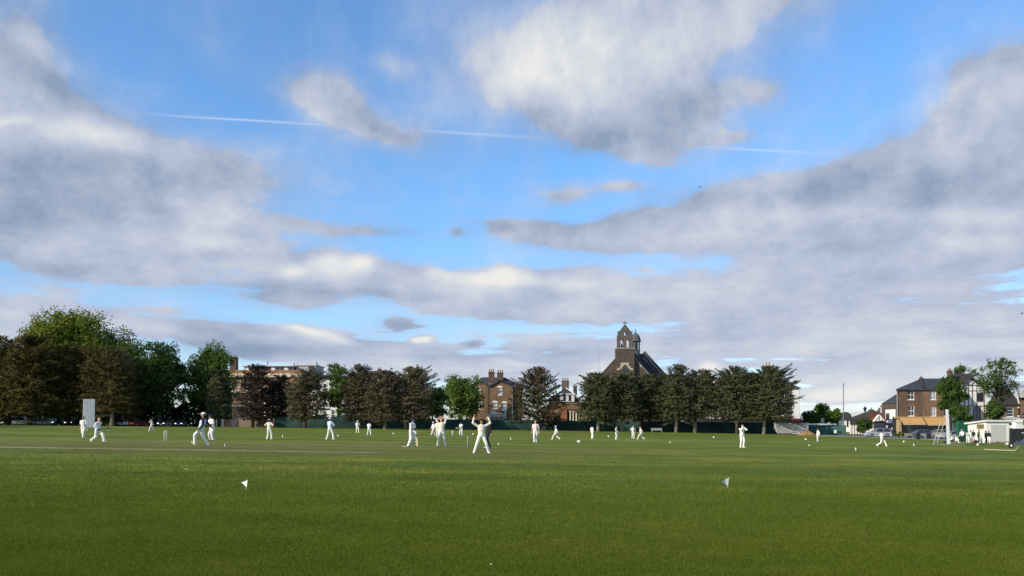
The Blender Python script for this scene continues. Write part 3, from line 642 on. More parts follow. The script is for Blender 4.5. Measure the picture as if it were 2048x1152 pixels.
# beside the pavilion
PG = 'players gathered beside the white pavilion'
def crowd(px, feet, size, d, label, **k): return person(px, feet, size, label, d=d, group=PG, **k)
crowd(1905, 888, 24, 106, 'crouching person in white shirt close to the tall white screen', yaw=30, skin='tan', top='white', legs='navy', head=('hair','black'), hip=(0,.22,.40), fL=(.12,-.05,0), fR=(-.14,.1,0), hL=(.1,-.3,.62), hR=(-.12,-.28,.62), lean=(0,-.16), kL=(.3,-1,.6), kR=(-.3,-1,.6))
crowd(1917, 888, 24, 109, 'sitting person in white with hunched back beside the bending one', yaw=60, skin='light', top='white', legs='white', head=('hair','brown'), hip=(0,.2,.36), fL=(.14,-.2,0), fR=(-.14,-.2,0), hL=(.12,-.3,.5), hR=(-.12,-.3,.5), lean=(0,-.2), kL=(.3,-1,.8), kR=(-.3,-1,.8))
crowd(1925, 886, 29, 108, 'person in white shirt and black trousers bending forward', yaw=-50, skin='light', top='white', sleeve='long', legs='black', head=('hair','grey'), fL=(.12,-.05,0), fR=(-.12,.08,0), lean=(0,-.15), hL=(.14,-.45,.95), hR=(-.14,-.45,.92))
crowd(1935.5, 887, 25, 110, 'person in grey-white clothes with black hair, left of the one in full whites', yaw=-30, skin='dark', top='grey', legs='cream', head=('hair','black'))
crowd(1941, 887, 25.5, 109, 'person in full whites with hands on hips by the white pavilion wall', yaw=20, skin='dark', legs='white', head=('hair','black'), fL=(.14,0,0), fR=(-.14,0,0), **HIPS)
crowd(1946, 886, 26, 112, 'person in black jacket standing behind the one in full whites', yaw=-20, skin='dark', top='black', sleeve='long', legs='grey', head=('hair','black'), hL=(.15,-.2,1.0), hR=(-.1,-.22,1.0))
crowd(1956.5, 887, 28, 108, 'person in dark olive clothes with lime green hood in front of the pavilion wall', yaw=70, skin='tan', top='olive', sleeve='long', legs='black', head=('hat','lime'), hL=(.12,-.2,.95), hR=(-.12,-.2,.95), lean=(0,-.05))
crowd(1971.5, 886.5, 25, 110, 'person all in black at the pavilion corner', yaw=30, skin='dark', top='black', sleeve='long', legs='black', head=('hair','black'), shoe='black')
crowd(1977.5, 887, 25, 109, 'person in black jacket and bright white trousers at the pavilion corner', yaw=-20, skin='dark', top='black', sleeve='long', legs='white', head=('hair','black'))
person(85, 850, 19, 'person in dark clothes standing before the white car under the trees', d=160, yaw=20, skin='light', top='black', sleeve='long', legs='navy', head=('hair','grey'), shoe='black', group=None)

# bats, a glove for each held thing
BATW = mat('willow', (.62,.50,.32), .6, var=.1)
def bat(tip, grip, label):
    tip = Vector(tip); grip = Vector(grip); u = (grip-tip); Lb = .86; u.normalize()
    sd = u.cross(Vector((0,1,0))).normalized(); th = u.cross(sd).normalized(); m = MB()
    R = []
    for t, w, h in ((0,.045,.02),(.06,.054,.03),(.35,.054,.03),(.52,.05,.022),(.58,.02,.018)):
        c = tip+u*t; R.append([c+sd*w*a+th*h*b for a, b in ((-1,-.6),(0,-1),(1,-.6),(1,.5),(-1,.5))])
    m.rings(R)
    o = single('cricket_bat', m, BATW, label, 'cricket bat', tip, bevel=.004)
    g = MB(); g.tube([tip+u*.57, tip+u*Lb], .017, 8); h = obj('handle', g, CLOTH['navy'], o, smooth=True)
g = hand_world(823, 'L'); bat((g.x+.08, g.y-.05, gz(g.x, g.y)+.02), g+Vector((0,0,.06)), 'pale wooden bat resting on the ground, held by the player in dark helmet')
g = hand_world(922.5, 'R'); bat(g+Vector((-.55,-.1,.12)), g+Vector((.25,0,-.02)), 'pale wooden bat held out sideways at the far wicket')
# ------------------------------------------------------------------ trees
BARK = mat('bark', (.10,.08,.06), .95, var=.3, scale=4, bump=.5); BARKP = mat('bark_pale', (.34,.29,.21), .95, var=.3, scale=3, bump=.5); BARKD = mat('bark_dark', (.05,.04,.032), .95, var=.3, scale=4)
LEAFM = {
 'plane': leaf_mat('leaf_plane', (0.0825,0.1188,0.0180), (0.1650,0.1998,0.0340), (0.2860,0.2916,0.0600), .3),
 'green': leaf_mat('leaf_green', (0.0480,0.0900,0.0198), (0.0960,0.1560,0.0308), (0.1860,0.2340,0.0550), .3),
 'dark': leaf_mat('leaf_dark', (0.0288,0.0592,0.0172), (0.0540,0.1009,0.0257), (0.1170,0.1652,0.0429)),
 'bronze': leaf_mat('leaf_bronze', (0.0580,0.0547,0.0194), (0.1270,0.1051,0.0363), (0.2277,0.1800,0.0665), .35),
 'yew': leaf_mat('leaf_yew', (0.0540,0.0662,0.0315), (0.1134,0.1238,0.0581), (0.2125,0.2088,0.0944), .35),
 'brown': leaf_mat('leaf_brown', (0.0719,0.0637,0.0347), (0.1512,0.1300,0.0743), (0.2602,0.2230,0.1363), .35),
 'purple': leaf_mat('leaf_purple', (0.0312,0.0260,0.0228), (0.0624,0.0494,0.0396), (0.1105,0.0832,0.0600)),
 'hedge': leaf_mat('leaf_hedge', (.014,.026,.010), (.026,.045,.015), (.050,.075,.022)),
}
class Leaves:
    def __init__(s): s.c = []; s.n = []; s.u = []; s.l = []; s.w = []; s.t = []
    def add(s, c, n, u, l, w, t):
        s.c.append(c); s.n.append(n); s.u.append(u); s.l.append(l); s.w.append(w); s.t.append(t)
    def mesh(s, name, base):
        c = np.concatenate(s.c); n = np.concatenate(s.n); u = np.concatenate(s.u); l = np.concatenate(s.l)[:,None]; w = np.concatenate(s.w)[:,None]; t = np.concatenate(s.t)
        n = n/np.linalg.norm(n, axis=1, keepdims=True)
        u = u-n*(u*n).sum(1, keepdims=True); u = u/np.maximum(np.linalg.norm(u, axis=1, keepdims=True), 1e-6)
        v = np.cross(n, u); k = len(c); c = c-np.array(base)
        q = np.stack([c-u*l, c+v*w+u*l*.1, c+u*l, c-v*w-u*l*.1], 1)
        me = bpy.data.meshes.new(name); me.vertices.add(4*k); me.loops.add(4*k); me.polygons.add(k)
        me.vertices.foreach_set('co', q.reshape(-1)); me.loops.foreach_set('vertex_index', np.arange(4*k, dtype=np.int32))
        me.polygons.foreach_set('loop_start', np.arange(0, 4*k, 4, dtype=np.int32)); me.polygons.foreach_set('loop_total', np.full(k, 4, np.int32))
        a = me.attributes.new('tone', 'FLOAT', 'FACE'); a.data.foreach_set('value', np.clip(t, 0, 1).astype(np.float32))
        me.update(); me.validate(); return me
def unit(rng, n):
    v = rng.normal(size=(n, 3)); return v/np.linalg.norm(v, axis=1, keepdims=True)
def finish_tree(name, label, cat, loc, lv, leafm, tr, bark, group):
    root = thing(name, label, cat, loc, group)
    me = lv.mesh('crown', loc); me.materials.append(leafm); link('crown', me, root)
    obj('trunk', tr, bark, root, smooth=True)
    return root
def broadleaf(px0, px1, top, bot, d, label, m='green', n=9000, leaf=.36, seed=1, lumps=30, bark=None, group=None, depth=.85, base=None, lean=0, trunk=True, open_=.0, name='tree', tone=.45):
    rng = np.random.default_rng(seed); x0, x1 = X(px0, d), X(px1, d); z0, z1 = Z(bot, d), Z(top, d)
    c = np.array([(x0+x1)/2, d, (z0+z1)/2]); r = np.array([(x1-x0)/2, (x1-x0)/2*depth, (z1-z0)/2])
    g = gz(c[0], d); loc = (c[0]+lean, d, g)
    lv = Leaves(); rm = min(r[0], r[2])
    lc = []; k = 0
    while len(lc) < lumps and k < 4000:
        k += 1
        p = unit(rng, 1)[0]*(rng.uniform(.48, .80) if len(lc) > lumps*.25 else rng.uniform(.1, .5))
        if p[2] < -.75: continue
        if all(np.linalg.norm((p-q)) > .26 for q, _ in lc): lc.append((p, rng.uniform(.28, .44)))
    n = int(n*1.9); per = n//len(lc)
    for p, lr in lc:
        if rng.random() < open_: continue
        ce = c+p*r; R = rm*lr*1.05
        dirs = unit(rng, per); dirs[:,2] = np.where(dirs[:,2] < -.3, -dirs[:,2]*.6, dirs[:,2])
        rad_ = R*rng.random(per)**.33
        # leafy sprays: clusters inside the lump
        nc_ = max(4, per//22); cl = unit(rng, nc_)*R*(rng.random((nc_, 1))**.4); cl[:,2] *= .8
        which = rng.integers(0, nc_, per)
        pos = ce+np.where((rng.random(per) < .8)[:,None], cl[which]+rng.normal(0, R*.115, (per, 3)), dirs*rad_[:,None])
        out = pos-ce; out /= np.maximum(np.linalg.norm(out, axis=1, keepdims=True), 1e-5)
        nn = out*.5+np.array([0,0,.35])+unit(rng, per)*.75
        tl = tone+rng.normal(0, .10)+rng.normal(0, .17, nc_)[which]+rng.normal(0, .08, per)
        s_ = leaf*.92*rng.uniform(.6, 1.25, per)
        lv.add(pos, nn, unit(rng, per), s_*.62, s_*.45, tl)
    # twiggy tips beyond the outline
    k = n//28; dirs = unit(rng, k); dirs[:,2] = np.abs(dirs[:,2]*1.0)-.15
    pos = c+dirs*r*rng.uniform(.80, .95, (k, 1)); s_ = leaf*rng.uniform(.4, .8, k)
    lv.add(pos, dirs+unit(rng, k), unit(rng, k), s_*.6, s_*.4, tone+rng.normal(0, .15, k))
    tr = MB(); h = z1-g; tb = np.array([loc[0], d, g-.3]); r0 = max(.16, h*.022)
    fork = g+max(.28*h, (z0-g)*1.05)
    pts = [tb, (tb[0]+(c[0]-tb[0])*.3, d, g+(fork-g)*.5), ((c[0]+tb[0])/2, d, fork), (c[0]+rng.normal(0,.2), d, c[2]), (c[0]+rng.normal(0,.3), d, c[2]+r[2]*.7)]
    tr.tube(pts, [r0*1.35, r0, r0*.85, r0*.5, r0*.15], 9)
    for p, lr in lc:
        if p[2] > -.7 and rng.random() < .8:
            ce = c+p*r; a = np.array([(c[0]+tb[0])/2+rng.normal(0,.1), d, rng.uniform(fork*.97, c[2])]); mid = (a+ce)/2+np.array([0,0,-.08*h*rng.random()])
            tr.tube([a, mid, ce], [r0*.45, r0*.25, r0*.08], 6)
    return finish_tree(name, label, 'tree', loc, lv, LEAFM[m], tr, bark or BARK, group)
def spray(px0, px1, top, bot, d, tpx, label, m='yew', limbs=100, seed=1, bark=None, group=None, base=None, leaf=.36, fill=1.15, up=.0, fork=False, name='conifer_tree', tone=.45, ragged=1.0):
    """dark conifer with layered feathery sprays on many limbs"""
    rng = np.random.default_rng(seed); x0, x1 = X(px0, d), X(px1, d); z0, z1 = Z(bot, d), Z(top, d); tx = X(tpx, d); g = gz(tx, d); loc = (tx, d, g)
    lv = Leaves(); tr = MB(); H = z1-g; r0 = .012*H+.14; limbs = int(limbs*1.5); fill *= 1.45
    lead = [np.array([tx, d, g-.3]), np.array([tx+.05, d, z0]), np.array([(tx*.5+(x0+x1)*.25), d, z0+(z1-z0)*.55]), np.array([(x0+x1)/2, d, z1-.4])]
    tr.tube(lead, [r0*1.3, r0, r0*.6, .03], 10)
    def axis(z):
        for a, b in zip(lead[:-1], lead[1:]):
            if z <= b[2]: t = (z-a[2])/(b[2]-a[2]); return a+(b-a)*t
        return lead[-1]
    C_, Nn, U_, Lh, W_, T_ = [], [], [], [], [], []
    for i in range(limbs):
        t = (i+rng.random())/limbs
        t = t**.92
        zz = z0+(z1-z0)*t*.93; a = axis(zz); ang = rng.uniform(0, 2*np.pi)
        prof = math.sqrt(max(.06, 1-(max(0, t-.48)/.58)**2.6))*(.86+.14*min(1, t/.3))
        hx = (x1-a[0]) if math.cos(ang) > 0 else (a[0]-x0)
        ry = (x1-x0)/2*.85
        Lr = prof*rng.uniform(.78, 1.04)**ragged/math.sqrt((math.cos(ang)/hx)**2+(math.sin(ang)/ry)**2)
        elv = rad(-4+56*t**1.6+rng.normal(0, 9)+up*25)
        dirv = np.array([math.cos(ang)*math.cos(elv), math.sin(ang)*math.cos(elv), math.sin(elv)])
        Lr = min(Lr, Lr*1.0) if elv < .6 else min(Lr, (z1-zz)*1.15+.4)
        tip = a+dirv*Lr; sag = -Lr*.10*(1-t)
        midp = a+dirv*Lr*.55+np.array([0,0,sag])
        tr.tube([a, midp, tip], [.05+.05*(1-t), .04, .012], 5)
        tl = tone+rng.normal(0, .13)
        npt = max(5, int(Lr*3.6*fill))
        side = np.cross(dirv, [0,0,1.0]); side /= max(np.linalg.norm(side), 1e-4)
        for j in range(npt):
            s_ = rng.uniform(.16, 1.0)**.75
            p = (1-s_)**2*a+2*s_*(1-s_)*midp+s_*s_*tip
            fl = (.45+.8*(1-s_))*rng.uniform(.7, 1.3)*(.6+Lr*.12)
            fa = rng.choice([-1,1])*rng.uniform(.25, 1.0)
            fd = dirv*math.cos(fa)+side*math.sin(fa)+np.array([0,0,rng.normal(.06,.18)]); fd /= np.linalg.norm(fd)
            k = 5; tt = (np.arange(k)+rng.random(k)*.6)/k
            pos = p+fd*tt[:,None]*fl+np.array([0,0,-.10])*tt[:,None]**2*fl+rng.normal(0, .07, (k, 3))
            nn = np.array([0,-.15,.9])+dirv*.45+unit(rng, k)*.5
            C_.append(pos); Nn.append(nn); U_.append(fd+rng.normal(0, .35, (k, 3))); l_ = leaf*rng.uniform(.55, 1.2, k); Lh.append(l_*.75); W_.append(l_*.24); T_.append(tl+rng.normal(0, .08, k))
    lv.add(np.concatenate(C_), np.concatenate(Nn), np.concatenate(U_), np.concatenate(Lh), np.concatenate(W_), np.concatenate(T_))
    # upright feathery leaders that roughen the top
    for i in range(16):
        ang = rng.uniform(0, 2*np.pi); q = rng.random()**.6; bx = (x0+x1)/2*.75+tx*.25+(x1-x0)/2*.72*q*math.cos(ang); by = d+(x1-x0)/2*.6*q*math.sin(ang)
        zt_ = z1-.3-(z1-z0)*(.55*q**2.2)*rng.uniform(.6, 1.2); hh = rng.uniform(1.2, 2.6)*ragged**.5; k = 26; tt = rng.random(k); lean_ = np.array([math.cos(ang)*q*.6, math.sin(ang)*q*.6, 1.0])
        pos = np.array([bx, by, zt_-hh])+lean_*tt[:,None]*hh+rng.normal(0, .16, (k, 3))*(1.15-tt[:,None])*2.0
        uu = unit(rng, k)*.8+lean_; lv.add(pos, unit(rng, k), uu, leaf*rng.uniform(.5, .95, k)*.75, leaf*rng.uniform(.5, .95, k)*.22, tone+.08+rng.normal(0, .14, k))
        tr.tube([(bx, by, zt_-hh), (bx+lean_[0]*hh*.9, by+lean_[1]*hh*.9, zt_-.1)], [.035, .01], 4)
    # inner foliage round the stem
    k = int(2600*fill); zz = z0+(z1-z0)*rng.random(k)*.86; t = (zz-z0)/(z1-z0); ang = rng.uniform(0, 2*np.pi, k)
    rr = (x1-x0)/2*.80*np.sqrt(np.clip(1-(np.clip(t-.3, 0, 1)/.75)**2, .05, 1))*rng.random(k)**.6
    pos = np.stack([(x0+x1)/2*.6+tx*.4+rr*np.cos(ang), d+rr*np.sin(ang), zz], 1)
    lv.add(pos, unit(rng, k)+np.array([0,0,.4]), unit(rng, k), leaf*rng.uniform(.6, 1.1, k), leaf*.35*rng.uniform(.6, 1.1, k), tone-.05+rng.normal(0, .13, k))
    return finish_tree(name, label, 'tree', loc, lv, LEAFM[m], tr, bark or BARK, group)

TL = 'trees along the left edge of the field'; TF = 'trees in front of the green fence'; TB = 'trees behind the fence'
# far left mass
broadleaf(40, 256, 618, 800, 222, 'tallest broad tree with sunlit yellow green crown rising behind the dark ones', 'plane', 24000, .62, 11, 64, group=TL, lean=1)
broadleaf(205, 310, 668, 830, 206, 'mid green tree filling the gap right of the tallest tree', 'green', 8000, .45, 12, 30, group=TL, tone=.35)
broadleaf(262, 376, 673, 846, 178, 'dark green broadleaf tree with leaves hanging low to the ground', 'dark', 13000, .42, 13, 40, group=TL, tone=.5)
broadleaf(358, 478, 678, 842, 186, 'green tree with sunlit top right of the dark low hanging one', 'green', 12000, .42, 14, 40, group=TL, lean=-3, tone=.42)
spray(-85, 66, 674, 826, 166, 18, 'brownish dark tree cut by the left edge of the photo', 'bronze', 140, 15, BARKD, TL, fill=1.3)
spray(-5, 134, 674, 828, 163, 59, 'dark bronze tree with slender dark trunk, second from the left edge', 'bronze', 150, 16, BARKD, TL, fill=1.35)
spray(78, 208, 692, 830, 168, 138, 'reddish brown tree behind the white sight screen', 'bronze', 130, 17, BARKD, TL, fill=1.3)
spray(140, 282, 697, 824, 166, 224, 'brown tree with pale lit trunk leaning right, beside the sight screen', 'bronze', 120, 18, BARKP, TL, fill=1.2)
spray(205, 300, 712, 830, 174, 245, 'narrow dark tree with pale upright trunk near the red car', 'yew', 90, 19, BARKP, TL, fill=1.2)
spray(408, 470, 742, 838, 176, 437, 'small dark tree under the right end of the left tree group', 'yew', 70, 20, BARKD, TL)
def beyond(x, y, r, h, label, m, seed):
    """tree standing beyond the left edge of the photo, whose long shadow falls on the field"""
    c = 1024+x*F/y; k = F/y; g = gz(x, y)
    broadleaf(c-r*k, c+r*k, HC-(g+h-CAMH)*k, HC-(g+2.2-CAMH)*k, y, label, m, 5000, .55, seed, 26, group=TL)
for i, (x, y, r, h, m) in enumerate(((-101, 82, 7, 13, 'green'), (-106, 97, 7, 15, 'dark'), (-110, 112, 7, 14, 'green'), (-116, 127, 7.5, 15, 'dark'), (-130, 146, 8, 16, 'green'), (-160, 172, 9, 20, 'plane'))):
    beyond(x, y, r, h, ['nearest tree beyond the left edge of the photo', 'second nearest tree beyond the left edge', 'third tree beyond the left edge', 'fourth tree beyond the left edge', 'fifth tree beyond the left edge', 'farthest tall tree beyond the left edge'][i], m, 30+i)
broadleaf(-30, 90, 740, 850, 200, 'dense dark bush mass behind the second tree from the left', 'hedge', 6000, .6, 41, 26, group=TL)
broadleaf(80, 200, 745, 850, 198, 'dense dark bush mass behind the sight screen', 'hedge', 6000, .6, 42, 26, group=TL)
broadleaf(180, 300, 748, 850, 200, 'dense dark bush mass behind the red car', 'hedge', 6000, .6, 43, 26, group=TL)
# row in front of and behind the fence
spray(474, 556, 732, 838, 168, 505, 'dark conifer in front of the brown hoarding and mansion block, with a straight trunk', 'purple', 110, 51, BARKD, TF, fill=.85)
spray(522, 598, 752, 836, 171, 563, 'low blackish tree between two conifers before the brick mansion', 'purple', 90, 52, BARKD, TF, fill=.85)
spray(568, 664, 742, 838, 160, 610, 'olive brown conifer in front of the mansion block right end', 'brown', 110, 53, BARK, TF, tone=.4, fill=.85)
broadleaf(636, 718, 717, 842, 176, 'slim dark green broadleaf tree with airy top before the white house', 'green', 6500, .36, 54, 34, BARKD, TF, open_=.12, tone=.38)
spray(676, 766, 733, 838, 163, 722, 'pointed brown conifer right of the airy green tree', 'brown', 95, 55, BARK, TF, tone=.38)
spray(722, 818, 745, 840, 156, 770, 'rounded brown conifer with pale trunk, left of the greyish one', 'brown', 95, 56, BARKP, TF, tone=.36)
spray(772, 886, 736, 838, 158, 811, 'wide greyish brown conifer with pale flared trunk', 'brown', 130, 57, BARKP, TF, tone=.5, ragged=1.5)
broadleaf(830, 900, 768, 845, 168, 'low dark shrubby tree between the greyish conifer and the bright green tree', 'dark', 4000, .38, 58, 20, BARKD, TF)
broadleaf(872, 972, 750, 842, 181, 'bright green broadleaf tree left of the brick pub', 'green', 9500, .36, 59, 38, group=TB, tone=.62)
spray(1014, 1136, 738, 842, 171, 1075, 'dark conifer with bare ragged top between the pub and the brick arch', 'brown', 100, 60, BARKD, TF, fill=1.0, up=.25, tone=.3, ragged=2.0)
spray(1146, 1242, 748, 838, 166, 1196, 'dark conifer with a pale trunk left in front of the church', 'yew', 110, 61, BARKP, TF, ragged=1.2)
spray(1192, 1298, 750, 838, 168, 1244, 'dark conifer standing squarely in front of the church gable', 'yew', 115, 62, BARKP, TF)
spray(1248, 1348, 751, 838, 171, 1284, 'dark conifer before the right slope of the church roof', 'yew', 100, 63, BARKD, TF)
spray(1306, 1402, 734, 838, 168, 1352, 'dark conifer right of the church, just right of the bench', 'yew', 110, 64, BARKP, TF, ragged=1.2)
spray(1354, 1450, 742, 838, 169, 1390, 'dark conifer in the middle of the row right of the church', 'yew', 105, 65, BARKP, TF, ragged=1.2)
spray(1412, 1522, 736, 838, 166, 1474, 'dark conifer behind the one with hands raised to the face', 'yew', 115, 66, BARK, TF, ragged=1.3)
spray(1480, 1604, 736, 838, 165, 1528, 'widest dark conifer at the right end of the row, with layered sprays', 'yew', 150, 67, BARKP, TF, ragged=1.5, fill=1.2)
# right side
broadleaf(1598, 1640, 816, 858, 215, 'small dark green tree behind the grey board', 'dark', 3500, .42, 71, 18, group=TB)
broadleaf(1620, 1668, 808, 856, 225, 'mid green rounded tree behind the sign on posts', 'green', 4500, .42, 72, 20, group=TB, tone=.35)
broadleaf(1650, 1702, 817, 858, 232, 'olive green tree left of the tall bare pole', 'green', 4500, .42, 73, 20, group=TB, tone=.42)
broadleaf(1712, 1746, 834, 869, 165, 'dark green bush under the street lamp', 'dark', 3500, .28, 74, 18, name='bush')
broadleaf(1870, 1931, 743, 842, 148, 'tree with drooping dark green crown left of the black and white gable', 'dark', 6500, .28, 75, 34, BARKD, open_=.14, tone=.55)
broadleaf(1954, 2040, 710, 812, 150, 'tall open green tree with sky showing through, right of the gable', 'dark', 6000, .25, 76, 60, BARKD, open_=.40, tone=.62)
broadleaf(1886, 1966, 729, 790, 194, 'loose dark crown of a tree rising behind the timbered house roof', 'dark', 4000, .30, 79, 26, BARKD, open_=.25, tone=.5, group=TB)
broadleaf(1902, 1944, 803, 862, 140, 'bushy green tree below the gable behind the green container', 'dark', 4000, .27, 77, 22, BARKD, tone=.6)
broadleaf(1968, 2010, 795, 850, 140, 'bushy green tree below the open tree behind the pavilion roof', 'dark', 4200, .27, 78, 22, BARKD, tone=.6)

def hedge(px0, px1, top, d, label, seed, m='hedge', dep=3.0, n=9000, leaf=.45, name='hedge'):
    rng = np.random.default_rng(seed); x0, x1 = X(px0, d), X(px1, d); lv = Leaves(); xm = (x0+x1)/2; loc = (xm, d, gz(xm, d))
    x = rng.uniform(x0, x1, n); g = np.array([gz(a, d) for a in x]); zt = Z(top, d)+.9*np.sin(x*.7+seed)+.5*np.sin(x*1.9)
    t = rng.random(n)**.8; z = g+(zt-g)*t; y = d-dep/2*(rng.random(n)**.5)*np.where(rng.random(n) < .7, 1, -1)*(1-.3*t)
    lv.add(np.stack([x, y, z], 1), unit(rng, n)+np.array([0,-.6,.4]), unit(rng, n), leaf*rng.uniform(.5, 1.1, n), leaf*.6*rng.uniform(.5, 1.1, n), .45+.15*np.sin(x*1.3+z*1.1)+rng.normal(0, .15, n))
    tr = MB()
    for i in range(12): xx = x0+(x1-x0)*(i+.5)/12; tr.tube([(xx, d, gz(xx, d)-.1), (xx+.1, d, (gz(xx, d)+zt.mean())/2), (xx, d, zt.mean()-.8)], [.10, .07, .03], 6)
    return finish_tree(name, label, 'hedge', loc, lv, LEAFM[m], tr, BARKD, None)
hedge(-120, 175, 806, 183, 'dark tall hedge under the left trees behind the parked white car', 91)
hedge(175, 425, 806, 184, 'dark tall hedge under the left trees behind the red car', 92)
# ------------------------------------------------------------------ buildings
BR_BROWN = brick_mat('brick_brown', (.205,.128,.066), (.150,.092,.050), (.24,.19,.14), 1.0)
BR_RED = brick_mat('brick_red', (.30,.115,.055), (.22,.085,.045), (.26,.19,.14))
BR_DARK = brick_mat('brick_dark', (.112,.076,.055), (.088,.06,.045), (.14,.12,.10)); BR_CH = brick_mat('brick_church', (.098,.078,.062), (.078,.062,.050), (.13,.115,.10))
BR_MIX = brick_mat('brick_mixed', (.24,.145,.085), (.17,.085,.055), (.24,.20,.15))
BR_GREY = brick_mat('brick_grey', (.135,.115,.095), (.105,.09,.075), (.17,.15,.13))
SLATE = slate_mat('slate', (.055,.058,.068)); SLATEB = slate_mat('slate_brown', (.05,.045,.042)); TILE_RED = slate_mat('tile_red', (.14,.05,.035)); TILE_BR = slate_mat('tile_brown', (.17,.10,.05))
STUCCO = mat('stucco', (.74,.72,.66), .9, var=.05, scale=1.2); CREAMST = mat('cream_stone', (.60,.53,.40), .9, var=.1, scale=1.0); GREYP = mat('grey_render', (.42,.41,.39), .9, var=.08)
WFRAME = mat('white_paint', (.78,.77,.74), .6, var=.03); DFRAME = mat('dark_paint', (.03,.03,.035), .6); GLASS = mat('window_glass', (.03,.035,.045), .08, var=.1, spec=.6); GLASSC = mat('curtained_glass', (.30,.32,.33), .25, var=.2, spec=.5, scale=1.2)
TIMBER = mat('black_timber', (.018,.016,.015), .8); LEAD = mat('lead', (.085,.10,.112), .7, var=.2, spec=.15); POT = mat('chimney_pot', (.22,.12,.07), .9)
def R(a, b, c, e_, d):
    """pixel box at depth d -> x0, x1, z0, z1"""
    return X(a, d), X(c, d), Z(e_, d), Z(b, d)
def facade(mb, x0, x1, z0, z1, y, opens, t=.16):
    """front wall facing the field with real openings and reveals"""
    xs = sorted(set([x0, x1]+[v for o in opens for v in o[:2]])); zs = sorted(set([z0, z1]+[v for o in opens for v in o[2:]]))
    for i in range(len(xs)-1):
        for j in range(len(zs)-1):
            cx, cz = (xs[i]+xs[i+1])/2, (zs[j]+zs[j+1])/2
            if any(o[0] < cx < o[1] and o[2] < cz < o[3] for o in opens): continue
            mb.poly([(xs[i], y, zs[j]), (xs[i+1], y, zs[j]), (xs[i+1], y, zs[j+1]), (xs[i], y, zs[j+1])])
    for (a, b, c, e_) in opens:
        mb.poly([(a, y, c), (a, y+t, c), (a, y+t, e_), (a, y, e_)][::-1]); mb.poly([(b, y, c), (b, y+t, c), (b, y+t, e_), (b, y, e_)])
        mb.poly([(a, y, e_), (a, y+t, e_), (b, y+t, e_), (b, y, e_)][::-1]); mb.poly([(a, y, c), (a, y+t, c), (b, y+t, c), (b, y, c)])
def shell(mb, x0, x1, y0, y1, z0, z1):
    """sides, back and top of a block, its front left open for a facade"""
    mb.poly([(x0,y1,z0),(x0,y0,z0),(x0,y0,z1),(x0,y1,z1)]); mb.poly([(x1,y0,z0),(x1,y1,z0),(x1,y1,z1),(x1,y0,z1)])
    mb.poly([(x1,y1,z0),(x0,y1,z0),(x0,y1,z1),(x1,y1,z1)]); mb.poly([(x0,y0,z1),(x1,y0,z1),(x1,y1,z1),(x0,y1,z1)])
def window(parent, o, y, t=.16, fm=None, bars=(1, 1), sill=True, gm=None, fw=.075, headm=None, head_h=.0):
    a, b, c, e_ = o; f = MB(); yy = y+t-.07; y2 = y+t-.005
    f.box(a, a+fw, yy, y2, c, e_); f.box(b-fw, b, yy, y2, c, e_); f.box(a+fw, b-fw, yy, y2, c, c+fw); f.box(a+fw, b-fw, yy, y2, e_-fw, e_)
    nv, nh = bars
    for i in range(1, nv+1):
        x = a+(b-a)*i/(nv+1); f.box(x-fw*.3, x+fw*.3, yy+.01, y2-.008, c+fw, e_-fw)
    for i in range(1, nh+1):
        z = c+(e_-c)*i/(nh+1); f.box(a+fw, b-fw, yy+.004, y2-.004, z-fw*.45, z+fw*.45)
    w = obj('window', f, fm or WFRAME, parent)
    g = MB(); g.box(a+.01, b-.01, y+t-.03, y+t-.002, c+.01, e_-.01); obj('pane', g, gm or GLASS, w)
    g = MB(); g.box(a-.0, b+.0, y+t+.05, y+t+.6, c, e_)
    if sill:
        s = MB(); s.box(a-.08, b+.08, y-.09, y+t-.07, c-.13, c-.004); obj('sill', s, fm or WFRAME, w)
    return w
def chimney(parent, px0, px1, top, bot, d, dep=1.0, pots=2, m=None, ph=.75, y=None):
    y = d if y is None else y; x0, x1, z0, z1 = R(px0, top, px1, bot, y); c = MB()
    c.box(x0, x1, y, y+dep, z0, z1-.35); c.box(x0-.08, x1+.08, y-.08, y+dep+.08, z1-.35, z1-.12); c.box(x0-.03, x1+.03, y-.03, y+dep+.03, z1-.12, z1)
    ch = obj('chimney', c, m or BR_DARK, parent)
    for i in range(pots):
        x = x0+(x1-x0)*(i+.5)/pots; p = MB(); p.tube([(x, y+dep/2, z1-.02), (x, y+dep/2, z1+ph*.8), (x, y+dep/2, z1+ph*.8), (x, y+dep/2, z1+ph)], [.17, .13, .17, .16], 8); obj('chimney_pot', p, POT, ch, smooth=False)
    return ch
def hip_roof(mb, x0, x1, y0, y1, ze, zr, ix0, ix1=None, o=.3, iy=None):
    """hipped roof: eaves box, ridge from x0+ix0 to x1-ix1 along the middle"""
    ix1 = ix0 if ix1 is None else ix1; ym = (y0+y1)/2
    a, b, c, e_ = (x0-o, y0-o, ze), (x1+o, y0-o, ze), (x1+o, y1+o, ze), (x0-o, y1+o, ze); r0, r1 = (x0+ix0, ym, zr), (x1-ix1, ym, zr)
    mb.poly([a, b, r1, r0]); mb.poly([b, c, r1]); mb.poly([c, e_, r0, r1]); mb.poly([e_, a, r0]); mb.poly([a, e_, c, b])
    mb.box(x0-o, x1+o, y0-o-.002, y0-o+.1, ze-.22, ze-.003); mb.box(x0-o, x0-o+.1, y0-o+.1, y1+o, ze-.22, ze-.003); mb.box(x1+o-.1, x1+o, y0-o+.1, y1+o, ze-.22, ze-.003)
